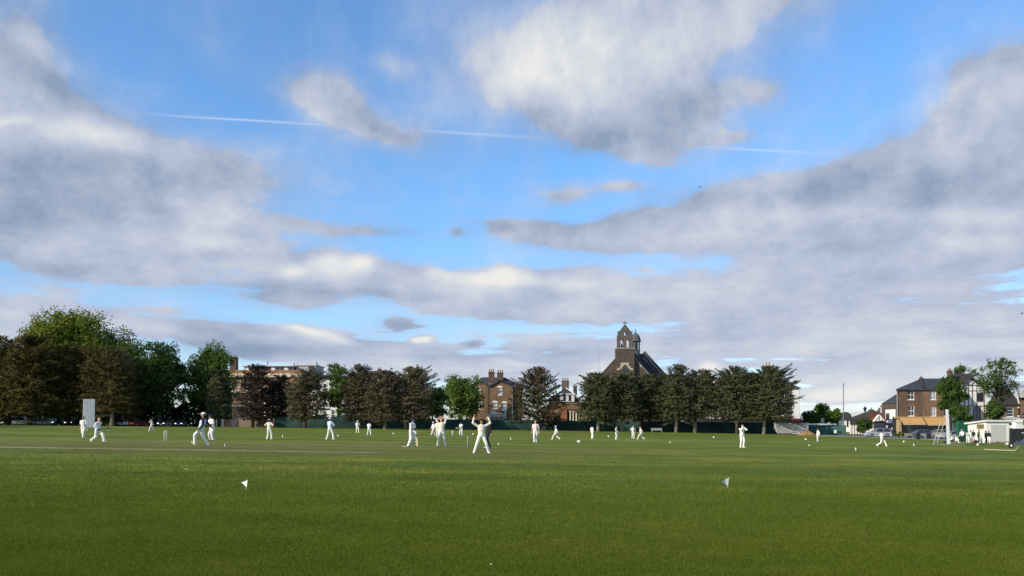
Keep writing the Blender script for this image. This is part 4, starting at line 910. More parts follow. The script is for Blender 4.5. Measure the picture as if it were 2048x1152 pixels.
def oblique(root, d, k=.56):
    """the plots here run obliquely to the field: slant a house's sides, front wall unchanged"""
    by = BASE[root.name].y
    def walk(o):
        for ch in o.children:
            if ch.type == 'MESH':
                for v in ch.data.vertices:
                    yy = v.co.y+by-d
                    if yy > .35: v.co.x += k*(yy-.35)
            walk(ch)
    walk(root)
def base_z(px, d): return gz(X(px, d), d)

# --- mansion block behind the left trees
d = 236; b = thing('mansion_block', 'long brick mansion block with cream cornice and glazed flat roof storey behind the trees', 'building', (X(520, d), d, base_z(520, d)))
x0, x1, zg, zt = R(422, 740, 602, 862, d); w = MB()
ops = []
for px in (430, 446, 462, 478, 494, 510, 528, 546, 562, 574, 588):
    for (t_, b_) in ((759, 774), (789, 806), (818, 838)):
        ops.append(R(px-3.2, t_, px+3.2, b_, d))
facade(w, x0, x1, zg, zt, d, ops, .2); shell(w, x0, x1, d, d+14, zg, zt); obj('wall', w, brick_mat('brick_orange', (.33,.17,.085), (.26,.12,.06), (.30,.22,.15)), b)
for o in ops: window(b, o, d, .2, bars=(1, 1), gm=GLASS, fw=.14)
for (t_, b_, pr) in ((747, 754.5, .5), (779, 786, .3), (810, 814, .25)):
    c = MB(); xx = R(421, t_, 603, b_, d); c.box(xx[0], xx[1], d-pr, d-.003, xx[2], xx[3]); obj('cornice', c, CREAMST, b)
for px in (440, 504, 536, 569):                       # cream bays
    c = MB(); xx = R(px-7, 786.5, px-4.4, 855, d); c.box(xx[0], xx[1], d-.25, d-.003, xx[2], xx[3]); xx = R(px+4.4, 786.5, px+7, 855, d); c.box(xx[0], xx[1], d-.25, d-.003, xx[2], xx[3]); obj('pilaster', c, STUCCO, b)
c = MB(); xx = R(482, 729.5, 583, 741, d); c.box(xx[0]+.3, xx[1]-.3, d+2, d+10, xx[2], xx[3]-.35); pst = obj('roof_storey', c, GREYP, b)
c = MB(); c.box(xx[0]-.4, xx[1]+.2, d+1.2, d+11, xx[3]-.35, xx[3]); obj('roof_slab', c, mat('pale_slab', (.60,.60,.58), .8), b)
for i in range(11):
    o = R(487+i*8.7, 733, 493.4+i*8.7, 740.5, d); g = MB(); g.box(o[0], o[1], d+1.9, d+1.99, o[2], o[3]); obj('window', g, GLASS if i % 3 else WFRAME, b)
for px, tt in ((528, 721), (588.5, 725), (582, 724.5)):
    c = MB(); xx = R(px-.7, tt, px+.7, 731, d); c.tube([(xx[0], d+4, xx[2]), (xx[0], d+4, xx[3])], .12, 8); c.tube([(xx[0], d+4, xx[3]-.3), (xx[0], d+4, xx[3])], .2, 8); obj('flue', c, DFRAME, b)
chimney(b, 459, 472, 714, 745, d, 2, 3, BR_DARK, .8, d+6)
d = 240; b = thing('flat_block', 'grey flat roofed upper storey with railings right of the mansion block', 'building', (X(612, d), d, base_z(612, d)))
c = MB(); xx = R(592, 732, 632, 862, d); facade(c, *xx, d, []); shell(c, xx[0], xx[1], d, d+10, xx[2], xx[3]); obj('wall', c, GREYP, b)
c = MB(); yy = R(590, 731, 634, 733, d); c.box(yy[0], yy[1], d-.4, d+10.4, yy[2]+.31, yy[3]+.31); obj('roof', c, mat('pale_slab', (.6,.6,.58), .8), b)
chimney(b, 617, 626, 732.5, 738, d, 1.2, 0, BR_DARK, .5, d-1.5)
c = MB(); p = R(632, 724, 632, 740, d); c.tube([(p[0], d+1, p[2]), (p[0], d+1, p[3])], .16, 8); c.tube([(p[0], d+1, p[3]-1.2), (p[0], d+1, p[3]-.5)], .28, 8); obj('flue', c, DFRAME, b)

# --- white stuccoed houses glimpsed between the trees
def plain_house(px0, px1, eave, d, label, wallm, roofm, ridge, wins, dep=10, inset=3, name='house', fm=None, ground=864, bars=(1, 1), gable=False):
    b = thing(name, label, 'house', (X((px0+px1)/2, d), d, base_z((px0+px1)/2, d)))
    x0, x1, z0, z1 = R(px0, eave, px1, ground, d); ops = [R(*w_, d) for w_ in wins]; w = MB()
    facade(w, x0, x1, z0, z1, d, ops); shell(w, x0, x1, d, d+dep, z0, z1); obj('wall', w, wallm, b)
    for o in ops: window(b, o, d, fm=fm, bars=bars)
    if ridge is not None:
        r = MB(); hip_roof(r, x0, x1, d, d+dep, z1, Z(ridge, d+dep/2), inset); obj('roof', r, roofm, b)
    return b
b = plain_house(608, 690, 757, 226, 'white stuccoed house seen through gaps between the green tree and conifers', STUCCO, SLATE, 750, [(p-3, t, p+3, t+14) for p in (618, 634, 650, 666, 682) for t in (768, 796, 822)], inset=4)
b = plain_house(692, 796, 754, 232, 'pale house with dark roof behind the brown conifers', STUCCO, SLATEB, 742, [(p-3, t, p+3, t+13) for p in (702, 720, 738, 756, 774, 790) for t in (766, 794, 822)], inset=4)
chimney(b, 716, 726, 738, 748, 232, 1.2, 2, BR_DARK, .5, 236); chimney(b, 640+115, 640+122, 738, 746, 232, 1.2, 2, BR_DARK, .5, 236)
plain_house(800, 880, 790, 228, 'low white building behind the bright green tree', STUCCO, SLATE, 782, [(p-4, 800, p+4, 815) for p in (815, 840, 862)], inset=3)

# --- brick pub with twin gables
d = 191; b = thing('pub', 'brown brick pub with twin gables, two chimneys and a white sign fascia', 'pub', (X(990, d), d, base_z(990, d)))
x0, x1, zg, ze = R(938, 773, 1025, 866, d); w = MB()
ops = [R(995.3, 775, 1004.2, 790, d), R(985.3, 805, 994.6, 817.5, d), R(1004.3, 806, 1013.4, 818, d), R(953, 776, 961, 790, d), R(955, 806, 964, 818, d)]
facade(w, x0, x1, zg, ze, d, ops, .22); shell(w, x0, x1, d, d+13, zg, ze); 
zv = Z(773.5, d)
w.prism([(X(979.5, d), ze), (X(1024.5, d), ze), (X(1000.5, d), Z(763.5, d))], d, d+.35); w.prism([(X(940, d), ze), (X(978.5, d), ze), (X(957, d), Z(763.5, d))], d, d+.35)
obj('wall', w, BR_BROWN, b)
for o in ops:
    window(b, o, d, .22, bars=(0, 1), gm=GLASSC, fw=.13)
    c = MB(); plate(c, arch(o[0]-.1, o[1]+.1, o[3]+.003, o[3]+.42, o[3]+.08, pointed=False), [], d-.06, d+.15); obj('arch_head', c, WFRAME, b)
c = MB()
for z in (Z(783, d), Z(797, d)): c.box(x0+.02, x1-.02, d-.03, d-.004, z, z+.14)
obj('string_course', c, BR_RED, b)
r = MB(); ov = .35
for (a, m_, e_) in ((979, 1000.5, 1025.5), (938, 957, 979)):
    xa, xm, xe = X(a, d), X(m_, d), X(e_, d); za, zm = Z(774.5, d), Z(761.8, d); th = .22
    r.prism([(xa, za), (xm, zm), (xm, zm+th), (xa-.1, za+th*.6)], d-ov, d+6.5); r.prism([(xm, zm), (xe, za), (xe+.1, za+th*.6), (xm, zm+th)], d-ov, d+6.5)
hip_roof(r, x0, X(1046, d), d+4.8, d+13, Z(772, d+5), Z(754.5, d+9), X(962, d)-x0, X(1046, d)-X(1008, d), .3)
obj('roof', r, SLATE, b)
chimney(b, 977, 989, 743.5, 768, d, 1.3, 3, BR_DARK, .7, d+2); chimney(b, 994, 1006.5, 745, 760, d, 1.3, 3, BR_DARK, .7, d+6)
c = MB(); xx = X(977.3, d); c.tube([(xx, d-.08, Z(772, d)), (xx, d-.08, zg)], .06, 8); obj('drainpipe', c, DFRAME, b)
w2 = MB(); a, e_ = X(1025.2, d), X(1045, d); w2.box(a, e_, d+5, d+12.8, zg, Z(772.5, d)); obj('side_wall', w2, BR_DARK, b)
# sign fascia and porch
c = MB(); q = R(978.5, 827.2, 1007.5, 833, d); c.box(q[0], q[1], d-1.3, d-1.1, q[2], q[3]); sg = obj('sign_board', c, WFRAME, b)
lt = MB(); rng_ = random.Random(5); px = 981.0
GL = [(1.2, 'abc'), (1.0, 'b'), (1.3, 'ad'), (1.4, 'abc'), (1.5, 'full'), (0, ' '), (1.6, 'full'), (1.2, 'ab'), (1.4, 'cd'), (1.0, 'a'), (1.6, 'full'), (1.2, 'bd'), (1.3, 'abc'), (1.3, 'ad'), (1.4, 'full')]
for (wd_, kind_) in GL:                                # unreadable dark lettering, as blurred as the photo's
    if kind_ == ' ': px += 1.6; continue
    a_, b_, c_, e2 = R(px, 828.6, px+wd_, 831.6, d); y_ = d-1.303
    sw_ = (b_-a_)*.3
    lt.box(a_, a_+sw_, y_-.02, y_, c_, e2)
    if 'b' in kind_ or kind_ == 'full': lt.box(b_-sw_, b_, y_-.02, y_, c_, e2)
    if 'a' in kind_: lt.box(a_+sw_, b_-sw_, y_-.02, y_, (c_+e2)/2-.05, (c_+e2)/2+.05)
    if 'c' in kind_ or kind_ == 'full': lt.box(a_+sw_, b_-sw_, y_-.02, y_, e2-.09, e2)
    if 'd' in kind_: lt.box(a_+sw_, b_-sw_, y_-.02, y_, c_, c_+.09)
    px += wd_+.45
obj('lettering', lt, mat('sign_green', (.02,.07,.055), .6), sg)
c = MB(); c.prism([(X(979, d), Z(827, d)), (X(997, d), Z(827, d)), (X(989, d), Z(821.8, d))], d-1.3, d-.01); obj('porch_gable', c, WFRAME, b)
c = MB(); q = R(978.5, 833, 1007.5, 862, d)
for px in (979, 988, 998, 1006): c.box(X(px, d), X(px+1, d), d-1.25, d-1.13, q[2], q[3]-.004)
obj('porch_post', c, WFRAME, b)
c = MB(); q = R(980, 834, 1006, 862, d); c.box(q[0], q[1], d-.9, d-.8, q[2], q[3]); obj('porch_glazing', c, GLASS, b)
c = MB(); q = R(1009.5, 820, 1012, 838, d); c.box(q[0], q[1], d-.5, d-.01, q[2], q[3]); q2 = R(1003, 819.5, 1012, 822, d); c.box(q2[0], q[0], d-.45, d-.01, q2[2], q2[3]); obj('white_pier', c, WFRAME, b)
for (p1, p2, p3, p4) in ((998.4, 809.5, 1000.6, 814), (1023.5, 822, 1026.4, 826.5)):
    c = MB(); q = R(p1, p2, p3, p4, d); c.box(q[0], q[1], d-.10, d-.01, q[2], q[3]); obj('wall_lamp', c, WFRAME, b)

# --- church hall with dormer and brick arch
d = 197; b = thing('church_hall', 'brown tiled hall with white dormer, brick arch entrance and pale cloister columns', 'hall', (X(1132, d), d, base_z(1132, d)))
w = MB(); q = R(1086, 812, 1134, 866, d); hole = arch(X(1106, d), X(1122.5, d), q[2]+.05, Z(831, d), Z(838, d), pointed=False)
plate(w, [(q[0], q[2]), (q[1], q[2]), (q[1], Z(817, d)), (X(1126, d), Z(811, d)), (X(1117, d), Z(806, d)), (X(1100, d), Z(812, d)), (q[0], Z(818, d))], [hole], d, d+.4); w.box(q[0], q[1], d+3.4, d+8, q[2], Z(812, d)); obj('wall', w, BR_RED, b)
c = MB(); ho = arch(X(1104.6, d), X(1123.9, d), q[2]+.06, Z(829.4, d), Z(838, d), pointed=False); plate(c, ho, [arch(X(1106, d), X(1122.5, d), q[2]+.02, Z(831, d), Z(838, d), pointed=False)], d-.08, d-.004); obj('arch_ring', c, brick_mat('brick_pale', (.34,.20,.12), (.28,.15,.09), (.3,.24,.18)), b)
c = MB(); q2 = R(1111, 819.5, 1117, 824.5, d); c.box(q2[0], q2[1], d-.06, d-.004, q2[2], q2[3]); obj('stone_plaque', c, CREAMST, b)
c = MB(); c.box(X(1106, d), X(1122.5, d), d+3.2, d+3.3, q[2], Z(831, d)); obj('door', c, DFRAME, b)
c = MB()
for px in (1141, 1147, 1153, 1159, 1165, 1172, 1180):
    c.tube([(X(px, d), d+.4, base_z(px, d)-.2), (X(px, d), d+.4, Z(826, d)), (X(px, d), d+.4, Z(823, d))], [.20, .18, .30], 10)
c.box(X(1138, d), X(1186, d), d+.1, d+.7, Z(823, d)+.002, Z(819.5, d)); obj('column', c, CREAMST, b, smooth=False)
c = MB(); c.box(X(1135, d), X(1186, d), d+3, d+8, base_z(1150, d)-.2, Z(819, d)); obj('back_wall', c, BR_DARK, b)
c = MB()                                              # tiled roof slopes meeting in a valley
c.add([(X(1134.5, d), d-.4, Z(819, d)), (X(1188, d), d-.4, Z(819.3, d)), (X(1188, d), d+7, Z(803, d)), (X(1134.5, d), d+7, Z(801, d)), (X(1134.5, d), d-.4, Z(818, d)), (X(1188, d), d-.4, Z(818.3, d))], [(4,5,2,3), (0,1,5,4), (0,4,3), (1,2,5)])
c.add([(X(1134.3, d), d-.3, Z(816.5, d)), (X(1117, d), d-.3, Z(805, d)), (X(1117, d), d+7, Z(800, d)), (X(1134.3, d), d+7, Z(808, d))], [(0,1,2,3)]); c.add([(X(1117, d), d-.3, Z(805, d)), (X(1099, d), d-.3, Z(812, d)), (X(1099, d), d+7, Z(806, d)), (X(1117, d), d+7, Z(800, d))], [(0,1,2,3)])
obj('lean_to_roof', c, TILE_BR, b)
r = MB(); yb = d+7; xl, xr = X(1098, d), X(1176, d); r.prism([(xl, Z(818, d)), (xr, Z(818, d)), (X(1153, d), Z(785, d)), (X(1135, d), Z(773, d)), (X(1108, d), Z(790, d))], yb, yb+9); obj('roof', r, SLATE, b)
c = MB(); q = R(1123.5, 787, 1152.5, 802, d); ops = [R(1129.3, 789, 1135.2, 801, d), R(1140.7, 789, 1146.4, 801, d)]; facade(c, *q, yb-1.2, ops); shell(c, q[0], q[1], yb-1.2, yb+2, q[2], q[3]); dm = obj('dormer', c, mat('dormer_boards', (.55,.56,.55), .8), b)
for o in ops: 
    g = MB(); g.box(o[0], o[1], yb-1.06, yb-1.0, o[2], o[3]); obj('pane', g, GLASS, dm)
c = MB(); c.box(q[0]-.3, q[1]+.3, yb-1.5, yb+1, q[3]+.003, q[3]+.2); obj('dormer_roof', c, WFRAME, dm)
c = MB(); c.tube([(X(1135, d), yb-.15, Z(772.6, d)), (X(1153.5, d), yb-.15, Z(785.5, d))], .14, 6); obj('verge', c, WFRAME, b)
chimney(b, 1124, 1138, 761, 786, d, 1.4, 3, BR_GREY, .75, yb+1)
chimney(b, 1147, 1154, 772, 790, d, 1.0, 2, BR_DARK, .6, yb+5)

# --- church
d = 205; b = thing('church', 'dark brick church with a bellcote holding one bell, a cross and a lead cupola', 'church', (X(1250, d), d, base_z(1250, d)))
zg = base_z(1250, d)-.5; ax, az_ = X(1250, d), Z(697, d)
slope = (Z(716.5, d)-Z(745, d))/(X(1231, d)-X(1205, d)); hw = 10.2
w = MB(); ze = az_-slope*hw
gp = [(ax-hw, zg), (ax+hw, zg), (ax+hw, ze), (ax, az_), (ax-hw, ze)]
dx, dy = 8.3, 17.0                                     # the nave runs back and to the right
w.prism(gp, d, d+.8)
w.add([(ax-hw, d+.8, zg), (ax-hw, d+.8, ze), (ax-hw+dx, d+dy, ze), (ax-hw+dx, d+dy, zg), (ax+hw, d+.8, zg), (ax+hw, d+.8, ze), (ax+hw+dx, d+dy, ze), (ax+hw+dx, d+dy, zg)], [(0,1,2,3), (4,7,6,5)])
obj('wall', w, BR_CH, b)
r = MB(); th = .0
def pt(t, k): return (ax+dx*t+k*hw*1.03, d+.85+(dy-.85)*t, az_-slope*abs(k)*hw*1.03-.25)
r.add([pt(0,-1), pt(0,0), pt(0,1), pt(1,-1), pt(1,0), pt(1,1)], [(0,1,4,3), (1,2,5,4)]); r.add([pt(0,0), pt(1,0), (pt(1,0)[0], pt(1,0)[1]+.2, pt(1,0)[2]+.2), (pt(0,0)[0], pt(0,0)[1]+.2, pt(0,0)[2]+.2)], [(0,1,2,3)])
obj('roof', r, slate_mat('slate_church', (.036,.036,.041)), b)
for t, e2, hh in ((0.0, -.02, .30), (.50, 0, .75), (.985, 0, .95)):        # raised copings
    c = MB(); x_, y_ = ax+dx*t, d+.0+dy*t-(.12 if t == 0 else 0); k = 1.04
    z_ = lambda q: az_-slope*abs(q)*hw
    c.prism([(x_-hw*k, z_(k)+.02), (x_, z_(0)+.02), (x_+hw*k, z_(k)+.02), (x_+hw*k, z_(k)+hh), (x_, z_(0)+hh+.1), (x_-hw*k, z_(k)+hh)], y_, y_+.9 if t == 0 else y_+.6)
    obj('coping', c, mat('grey_stone', (.22,.21,.19), .9) if t == 0 else mat('dark_stone', (.075,.07,.065), .9), b)
# projecting centre and bellcote
c = MB(); q = R(1231.3, 699, 1267.7, 780, d); c.box(q[0], q[1], d-1.0, d+1.4, q[2], q[3]); obj('centre_wall', c, BR_CH, b)
c = MB(); q2 = R(1230.6, 696.3, 1268.4, 699, d); c.box(q2[0], q2[1], d-1.12, d+1.5, q2[2], q2[3]); obj('string_course', c, mat('grey_stone', (.22,.21,.19), .9), b)
c = MB(); P = lambda a_, z_: (X(a_, d), Z(z_, d))
outl = [P(1234.4,696.2), P(1265.2,696.2), P(1265.2,671), P(1263.8,669), P(1263.8,665), P(1258.6,665), P(1250,651.8), P(1241.4,665), P(1236.2,665), P(1236.2,669), P(1234.4,671)]
h1 = arch(X(1240.2,d), X(1247.3,d), Z(695.4,d), Z(678.3,d), Z(684,d)); h2 = arch(X(1252.2,d), X(1259.3,d), Z(695.4,d), Z(678.3,d), Z(684,d)); h3 = arch(X(1247.6,d), X(1252.1,d), Z(671.8,d), Z(663.3,d), Z(667,d))
plate(c, outl, [h1, h2, h3], d-.7, d+1.0); bc = obj('bellcote', c, brick_mat('brick_stone', (.135,.108,.088), (.11,.088,.07), (.17,.15,.13)), b)
c = MB()
for (a1, z1_, a2, z2_) in ((1239.6, 664.6, 1250, 650.6), (1260.4, 664.6, 1250, 650.6)):
    c.tube([(X(a1,d), d+.15, Z(z1_,d)), (X(a2,d), d+.15, Z(z2_,d))], .26, 4)
c.box(X(1235.6,d), X(1241.2,d), d-.75, d+1.05, Z(665,d)+.003, Z(664,d)+.12); c.box(X(1258.8,d), X(1264.4,d), d-.75, d+1.05, Z(665,d)+.003, Z(664,d)+.12)
obj('coping', c, LEAD, bc)
c = MB(); cx = X(1250,d); c.tube([(cx, d+.15, Z(652,d)), (cx, d+.15, Z(642,d))], [.16, .11], 6); c.box(cx-.55, cx+.55, d+.06, d+.24, Z(645.8,d)-.1, Z(645.8,d)+.12)
for sx_, sz in ((-.55,0), (.55,0)): c.ellipsoid((cx+sx_, d+.15, Z(645.8,d)), (.14,.12,.16), 8, 6)
obj('cross', c, LEAD, bc)
c = MB(); bx = X(1243.7,d); zt = Z(686.6,d)
c.rings([[(bx+rr*math.cos(2*math.pi*k_/12), d+.15+rr*math.sin(2*math.pi*k_/12), zt+zz) for k_ in range(12)] for rr, zz in ((.36,-.95), (.30,-.8), (.22,-.5), (.18,-.2), (.06,-.05))]); c.tube([(bx, d+.15, zt-.06), (bx, d+.15, zt+.5)], .04, 6); obj('bell', c, mat('bell_bronze', (.05,.045,.04), .5, .6), bc, smooth=True)
# stepped stone chevron over the west window
c = MB(); st = [(1233,741),(1233,737),(1237.5,737),(1237.5,733),(1240,733),(1240,726),(1256.5,726),(1256.5,733),(1260,733),(1260,737),(1265,737),(1265,741),(1260.5,741),(1254.5,735.5),(1252,730.5),(1247,730.5),(1243,736.5),(1238.5,741)]
plate(c, [P(*s_) for s_ in st], [], d-1.09, d-1.004); obj('stone_arch', c, mat('pale_stone', (.42,.36,.25), .9), b)
c = MB(); c.prism([P(1243.5,780), P(1256.5,780), P(1256.5,745), P(1250,732), P(1243.5,745)], d-1.05, d-1.006); obj('window', c, GLASS, b)
for px in (1215.6, 1282): 
    c = MB(); q = R(px-2, 730.5, px+2, 733.5, d); c.box(q[0], q[1], d-.06, d-.004, q[2], q[3]); obj('stone_block', c, CREAMST, b)
# cupola on the ridge
t = .50; cx, cy = ax+dx*t, d+dy*t; dd = cy
def zc(py): return Z(py, dd)
def ring8(r_, z_, o_=.39): return [(cx+r_*math.cos(math.pi/4*k_+o_), cy+r_*math.sin(math.pi/4*k_+o_), z_) for k_ in range(8)]
c = MB(); c.rings([ring8(1.25, zc(716)), ring8(1.22, zc(702)), ring8(1.35, zc(701.6)), ring8(1.35, zc(700.6))]); cu = obj('cupola', c, LEAD, b)
c = MB()
for k_ in range(8):
    a_ = math.pi/4*k_+.39; x_, y_ = cx+1.12*math.cos(a_), cy+1.12*math.sin(a_); c.box(x_-.11, x_+.11, y_-.11, y_+.11, zc(700.5), zc(684))
obj('post', c, LEAD, cu)
c = MB(); c.rings([ring8(.72, zc(700.5)), ring8(.72, zc(686))]); obj('louvre', c, mat('louvre_grey', (.11,.13,.14), .7), cu)
c = MB(); prof = ((1.2,684.2),(1.62,683.2),(1.62,682.2),(1.42,680),(1.33,676),(1.05,671.5),(.6,668),(.22,666.2),(.12,662),(.05,657.5)); c.rings([ring8(r_, zc(z_)) for r_, z_ in prof]); c.ellipsoid((cx, cy, zc(663.3)), (.16,.16,.16), 8, 6); obj('dome', c, LEAD, cu)

# --- large house behind the right conifers
d = 204; b = thing('large_house', 'large dark roofed house with white side wall behind the right conifers', 'house', (X(1500, d), d, base_z(1500, d)))
x0, x1, zg, ze = R(1424, 776, 1597.5, 868, d); w = MB()
ops = [R(p-3.5, t_, p+3.5, t_+15, d) for p in (1434, 1452, 1470, 1490, 1510, 1530, 1550, 1566) for t_ in (788, 816)]
facade(w, x0, x1, zg, ze, d, ops); shell(w, x0, x1, d, d+13, zg, ze); obj('wall', w, BR_GREY, b)
c = MB(); q = R(1584, 776.5, 1597.6, 868, d); c.box(q[0], q[1]+.01, d-.08, d-.004, q[2], q[3]); obj('white_end_wall', c, STUCCO, b)
for o in ops: window(b, o, d, bars=(1, 1))
r = MB(); hip_roof(r, x0, x1, d, d+13, ze, Z(745.5, d+6.5), X(1470, d+6.5)-x0, x1-X(1532, d+6.5), .45); obj('roof', r, SLATE, b)
c = MB(); c.tube([(X(1598.6,d), d-.5, ze-.1), (X(1597.6,d), d-.12, ze-.8), (X(1597.6,d), d-.12, zg)], .09, 8); obj('drainpipe', c, GREYP, b)
chimney(b, 1531.5, 1543, 731, 748, d, 1.4, 2, BR_BROWN, .9, d+5.5)
b2 = plain_house(1384, 1440, 757, 214, 'dark roofed house with squat black chimney behind the middle conifers', STUCCO, SLATE, 750, [(1394, 770, 1402, 784), (1412, 770, 1420, 784)], inset=2)
chimney(b2, 1409.5, 1419, 742, 756, 214, 1.2, 0, TIMBER, .5, 218)
# shop fronts beneath it
b = thing('shop_parade', 'row of low shop fronts with pale fascia boards seen over the green fence', 'shop', (X(1500, 192), 192, base_z(1500, 192)))
d = 192; c = MB(); q = R(1408, 838, 1605, 866, d); c.box(q[0], q[1], d, d+6, q[2], q[3]); obj('shop_front', c, DFRAME, b)
for (p0, p1, t_, b_, mm_) in ((1412, 1436, 833, 838, STUCCO), (1438, 1470, 833.5, 838.5, GREYP), (1472, 1500, 834, 838.5, mat('dull_green_board', (.05,.09,.07), .8)), (1503, 1540, 834, 839, GREYP), (1545, 1579, 834, 839, mat('dull_brown_board', (.12,.09,.07), .8))):
    c = MB(); q = R(p0, t_, p1, b_, d); c.box(q[0], q[1], d-.3, d-.004, q[2], q[3]); obj('fascia', c, mm_, b)
c = MB(); q = R(1582, 833, 1600, 842, d); c.box(q[0], q[1], d-.55, d-.32, q[2], q[3]); s = obj('sign', c, mat('sign_red', (.13,.02,.03), .6), b)
c = MB(); q = R(1584.5, 833.4, 1599, 836.8, d); c.box(q[0], q[1], d-.58, d-.554, q[2], q[3]); obj('sign_panel', c, WFRAME, s)

# --- right: corner shop building in two bricks
d = 168; b = thing('corner_shop', 'three storey brick corner shop with dark hipped roof and two orange awnings', 'shop', (X(1846, d), d, base_z(1846, d)))
zg = base_z(1846, d)-.3; ze = Z(778.5, d); zs = Z(833, d); y0 = d
for (p0, p1, wins, bm, gm_) in ((1793.5, 1845.6, ((1815.8, 779.8, 1828.6, 799.3), (1816.6, 811, 1829, 832)), brick_mat('brick_shop', (.150,.098,.066), (.115,.074,.052), (.17,.13,.10)), GLASS), (1845.6, 1902, ((1860.6, 781.8, 1872.4, 799.3), (1888, 781.8, 1899.6, 799.3), (1861.6, 813, 1872.8, 832.6), (1887.3, 813, 1899.3, 832.6)), BR_MIX, GLASSC)):
    w = MB(); ops = [R(*q, d) for q in wins]; facade(w, X(p0, d), X(p1, d), zs, ze, y0, ops, .2)
    if p0 < 1800: w.poly([(X(p0,d)+6.4, d+12, zs), (X(p0,d), d, zs), (X(p0,d), d, ze), (X(p0,d)+6.4, d+12, ze)])
    else: w.poly([(X(p1,d), d, zg), (X(p1,d)+6.4, d+12, zg), (X(p1,d)+6.4, d+12, ze), (X(p1,d), d, ze)])
    obj('wall', w, bm, b)
    for i, o in enumerate(ops):
        window(b, o, y0, .2, bars=(1, 1), fw=.12, gm=GLASS if (p0 < 1800 or i == 3) else GLASSC)
        c = MB(); c.box(o[0]-.1, o[1]+.1, y0-.03, y0-.003, o[3]+.003, o[3]+.42)
        if i >= len(ops)//2: obj('lintel', c, BR_RED, b)
r = MB(); ra, rb = X(1793.5, d)-.35, X(1902, d)+.35; ym = d+6; zr = Z(757, ym); xr_ = X(1842, ym)
r.poly([(ra, d-.35, ze), (rb, d-.35, ze), (rb+3.2, ym, zr), (xr_, ym, zr)]); r.poly([(ra+6.4, d+12.3, ze), (ra, d-.35, ze), (xr_, ym, zr)]); r.poly([(rb+6.4, d+12.3, ze), (ra+6.4, d+12.3, ze), (xr_, ym, zr), (rb+3.2, ym, zr)]); r.poly([(rb, d-.35, ze), (rb+6.4, d+12.3, ze), (rb+3.2, ym, zr)])
r.box(ra, rb, d-.355, d-.25, ze-.22, ze-.003); obj('roof', r, SLATE, b)
c = MB(); pw = X(1846.5, d); pq = X(1844, d+6); zq = Z(756.6, d+6); c.add([(pw-.2, d-.3, ze-.02), (pw+.2, d-.3, ze-.02), (pq+.2, d+6, zq), (pq-.2, d+6, zq), (pw-.2, d-.3, ze+.25), (pw+.2, d-.3, ze+.25), (pq+.2, d+6, zq+.2), (pq-.2, d+6, zq+.2)], [(4,5,6,7), (0,1,5,4), (0,4,7,3), (1,2,6,5), (2,3,7,6), (0,3,2,1)]); obj('party_wall', c, SLATEB, b)
c = MB(); q = R(1794, 834, 1901, 870, d); c.box(q[0], q[1], d+1.2, d+2, zg, zs); obj('shop_window', c, GLASS, b)
c = MB(); c.box(X(1793.5,d), X(1901.5,d), d-.12, d+1.19, zs-.45, zs-.005); obj('fascia', c, mat('tan_fascia', (.36,.24,.11), .8), b)
c = MB(); q = R(1797.5, 845, 1802.8, 870, d); c.box(q[0], q[1], d-.05, d+1.1, zg, zs-.46); q = R(1896, 845, 1900, 870, d); c.box(q[0], q[1], d-.05, d+1.1, zg, zs-.46); obj('pilaster', c, mat('tan_pilaster', (.40,.29,.17), .8), b)
AW = mat('orange_awning', (.50,.28,.10), .85, var=.08, scale=.8)
for (p0, p1, bt) in ((1798.8, 1844, 849.5), (1846.6, 1892, 850.6)):
    c = MB(); xa, xb = X(p0, d), X(p1, d); zt_, zb_ = Z(835.3, d), Z(bt-2.2, d)
    c.add([(xa, d-.14, zt_), (xb, d-.14, zt_), (xb, d-1.7, zb_), (xa, d-1.7, zb_), (xa, d-.14, zt_-.06), (xb, d-.14, zt_-.06), (xb, d-1.7, zb_-.06), (xa, d-1.7, zb_-.06)], [(3,2,1,0), (4,5,6,7), (0,1,5,4), (1,2,6,5), (2,3,7,6), (3,0,4,7)]); aw = obj('awning', c, AW, b)
    c = MB(); c.box(xa, xb, d-1.73, d-1.69, zb_-.28, zb_-.062); obj('valance', c, mat('awning_valance', (.47,.36,.22), .85), aw)
c = MB(); c.prism_x([(d-.12, zs-.2), (d-1.5, Z(850, d)), (d-1.5, Z(851.5, d)), (d-.12, zs-1.6)], X(1844.3,d), X(1846.2,d)); obj('awning_divider', c, mat('maroon_paint', (.10,.012,.02), .6), b)
c = MB(); c.tube([(X(1792.6,d), d-.2, ze-.2), (X(1794,d), d-.1, ze-1.2), (X(1794,d), d-.1, zs)], .07, 8); obj('drainpipe', c, GREYP, b)
chimney(b, 1842.5, 1845.5, 755, 759, d, .8, 1, SLATEB, .4, d+5.5)

# --- black and white timbered house
d = 178; b = thing('timbered_house', 'black and white timber framed gabled house between the two green trees', 'house', (X(1942, d), d, base_z(1942, d)))
zg = base_z(1942, d)-.3; w = MB(); gab = [P_ for P_ in ((X(1904,d), zg), (X(1975,d), zg), (X(1975,d), Z(784,d)), (X(1940.5,d), Z(757.5,d)), (X(1928.5,d), Z(770,d)), (X(1904,d), Z(770,d)))]
w.prism(gab, d, d+10); obj('wall', w, STUCCO, b)
c = MB()
def vb(px, t_, b_, wd_=1.1): c.box(X(px-wd_/2,d), X(px+wd_/2,d), d-.07, d-.004, Z(b_,d), Z(t_,d))
def hb(p0, p1, py, h_=1.3): c.box(X(p0,d), X(p1,d), d-.08, d-.0045, Z(py+h_/2,d), Z(py-h_/2,d))
for px, t_, b_ in ((1937,771,845), (1944.6,770,811), (1953.5,771,845), (1968,778,845), (1960.4,812,845), (1928.6,771,845), (1913.6,780,845)): vb(px, t_, b_)
hb(1928, 1957, 770.8); hb(1936, 1971, 781.7); hb(1928, 1975, 812); hb(1904, 1922, 811); hb(1953, 1968, 803, .9)
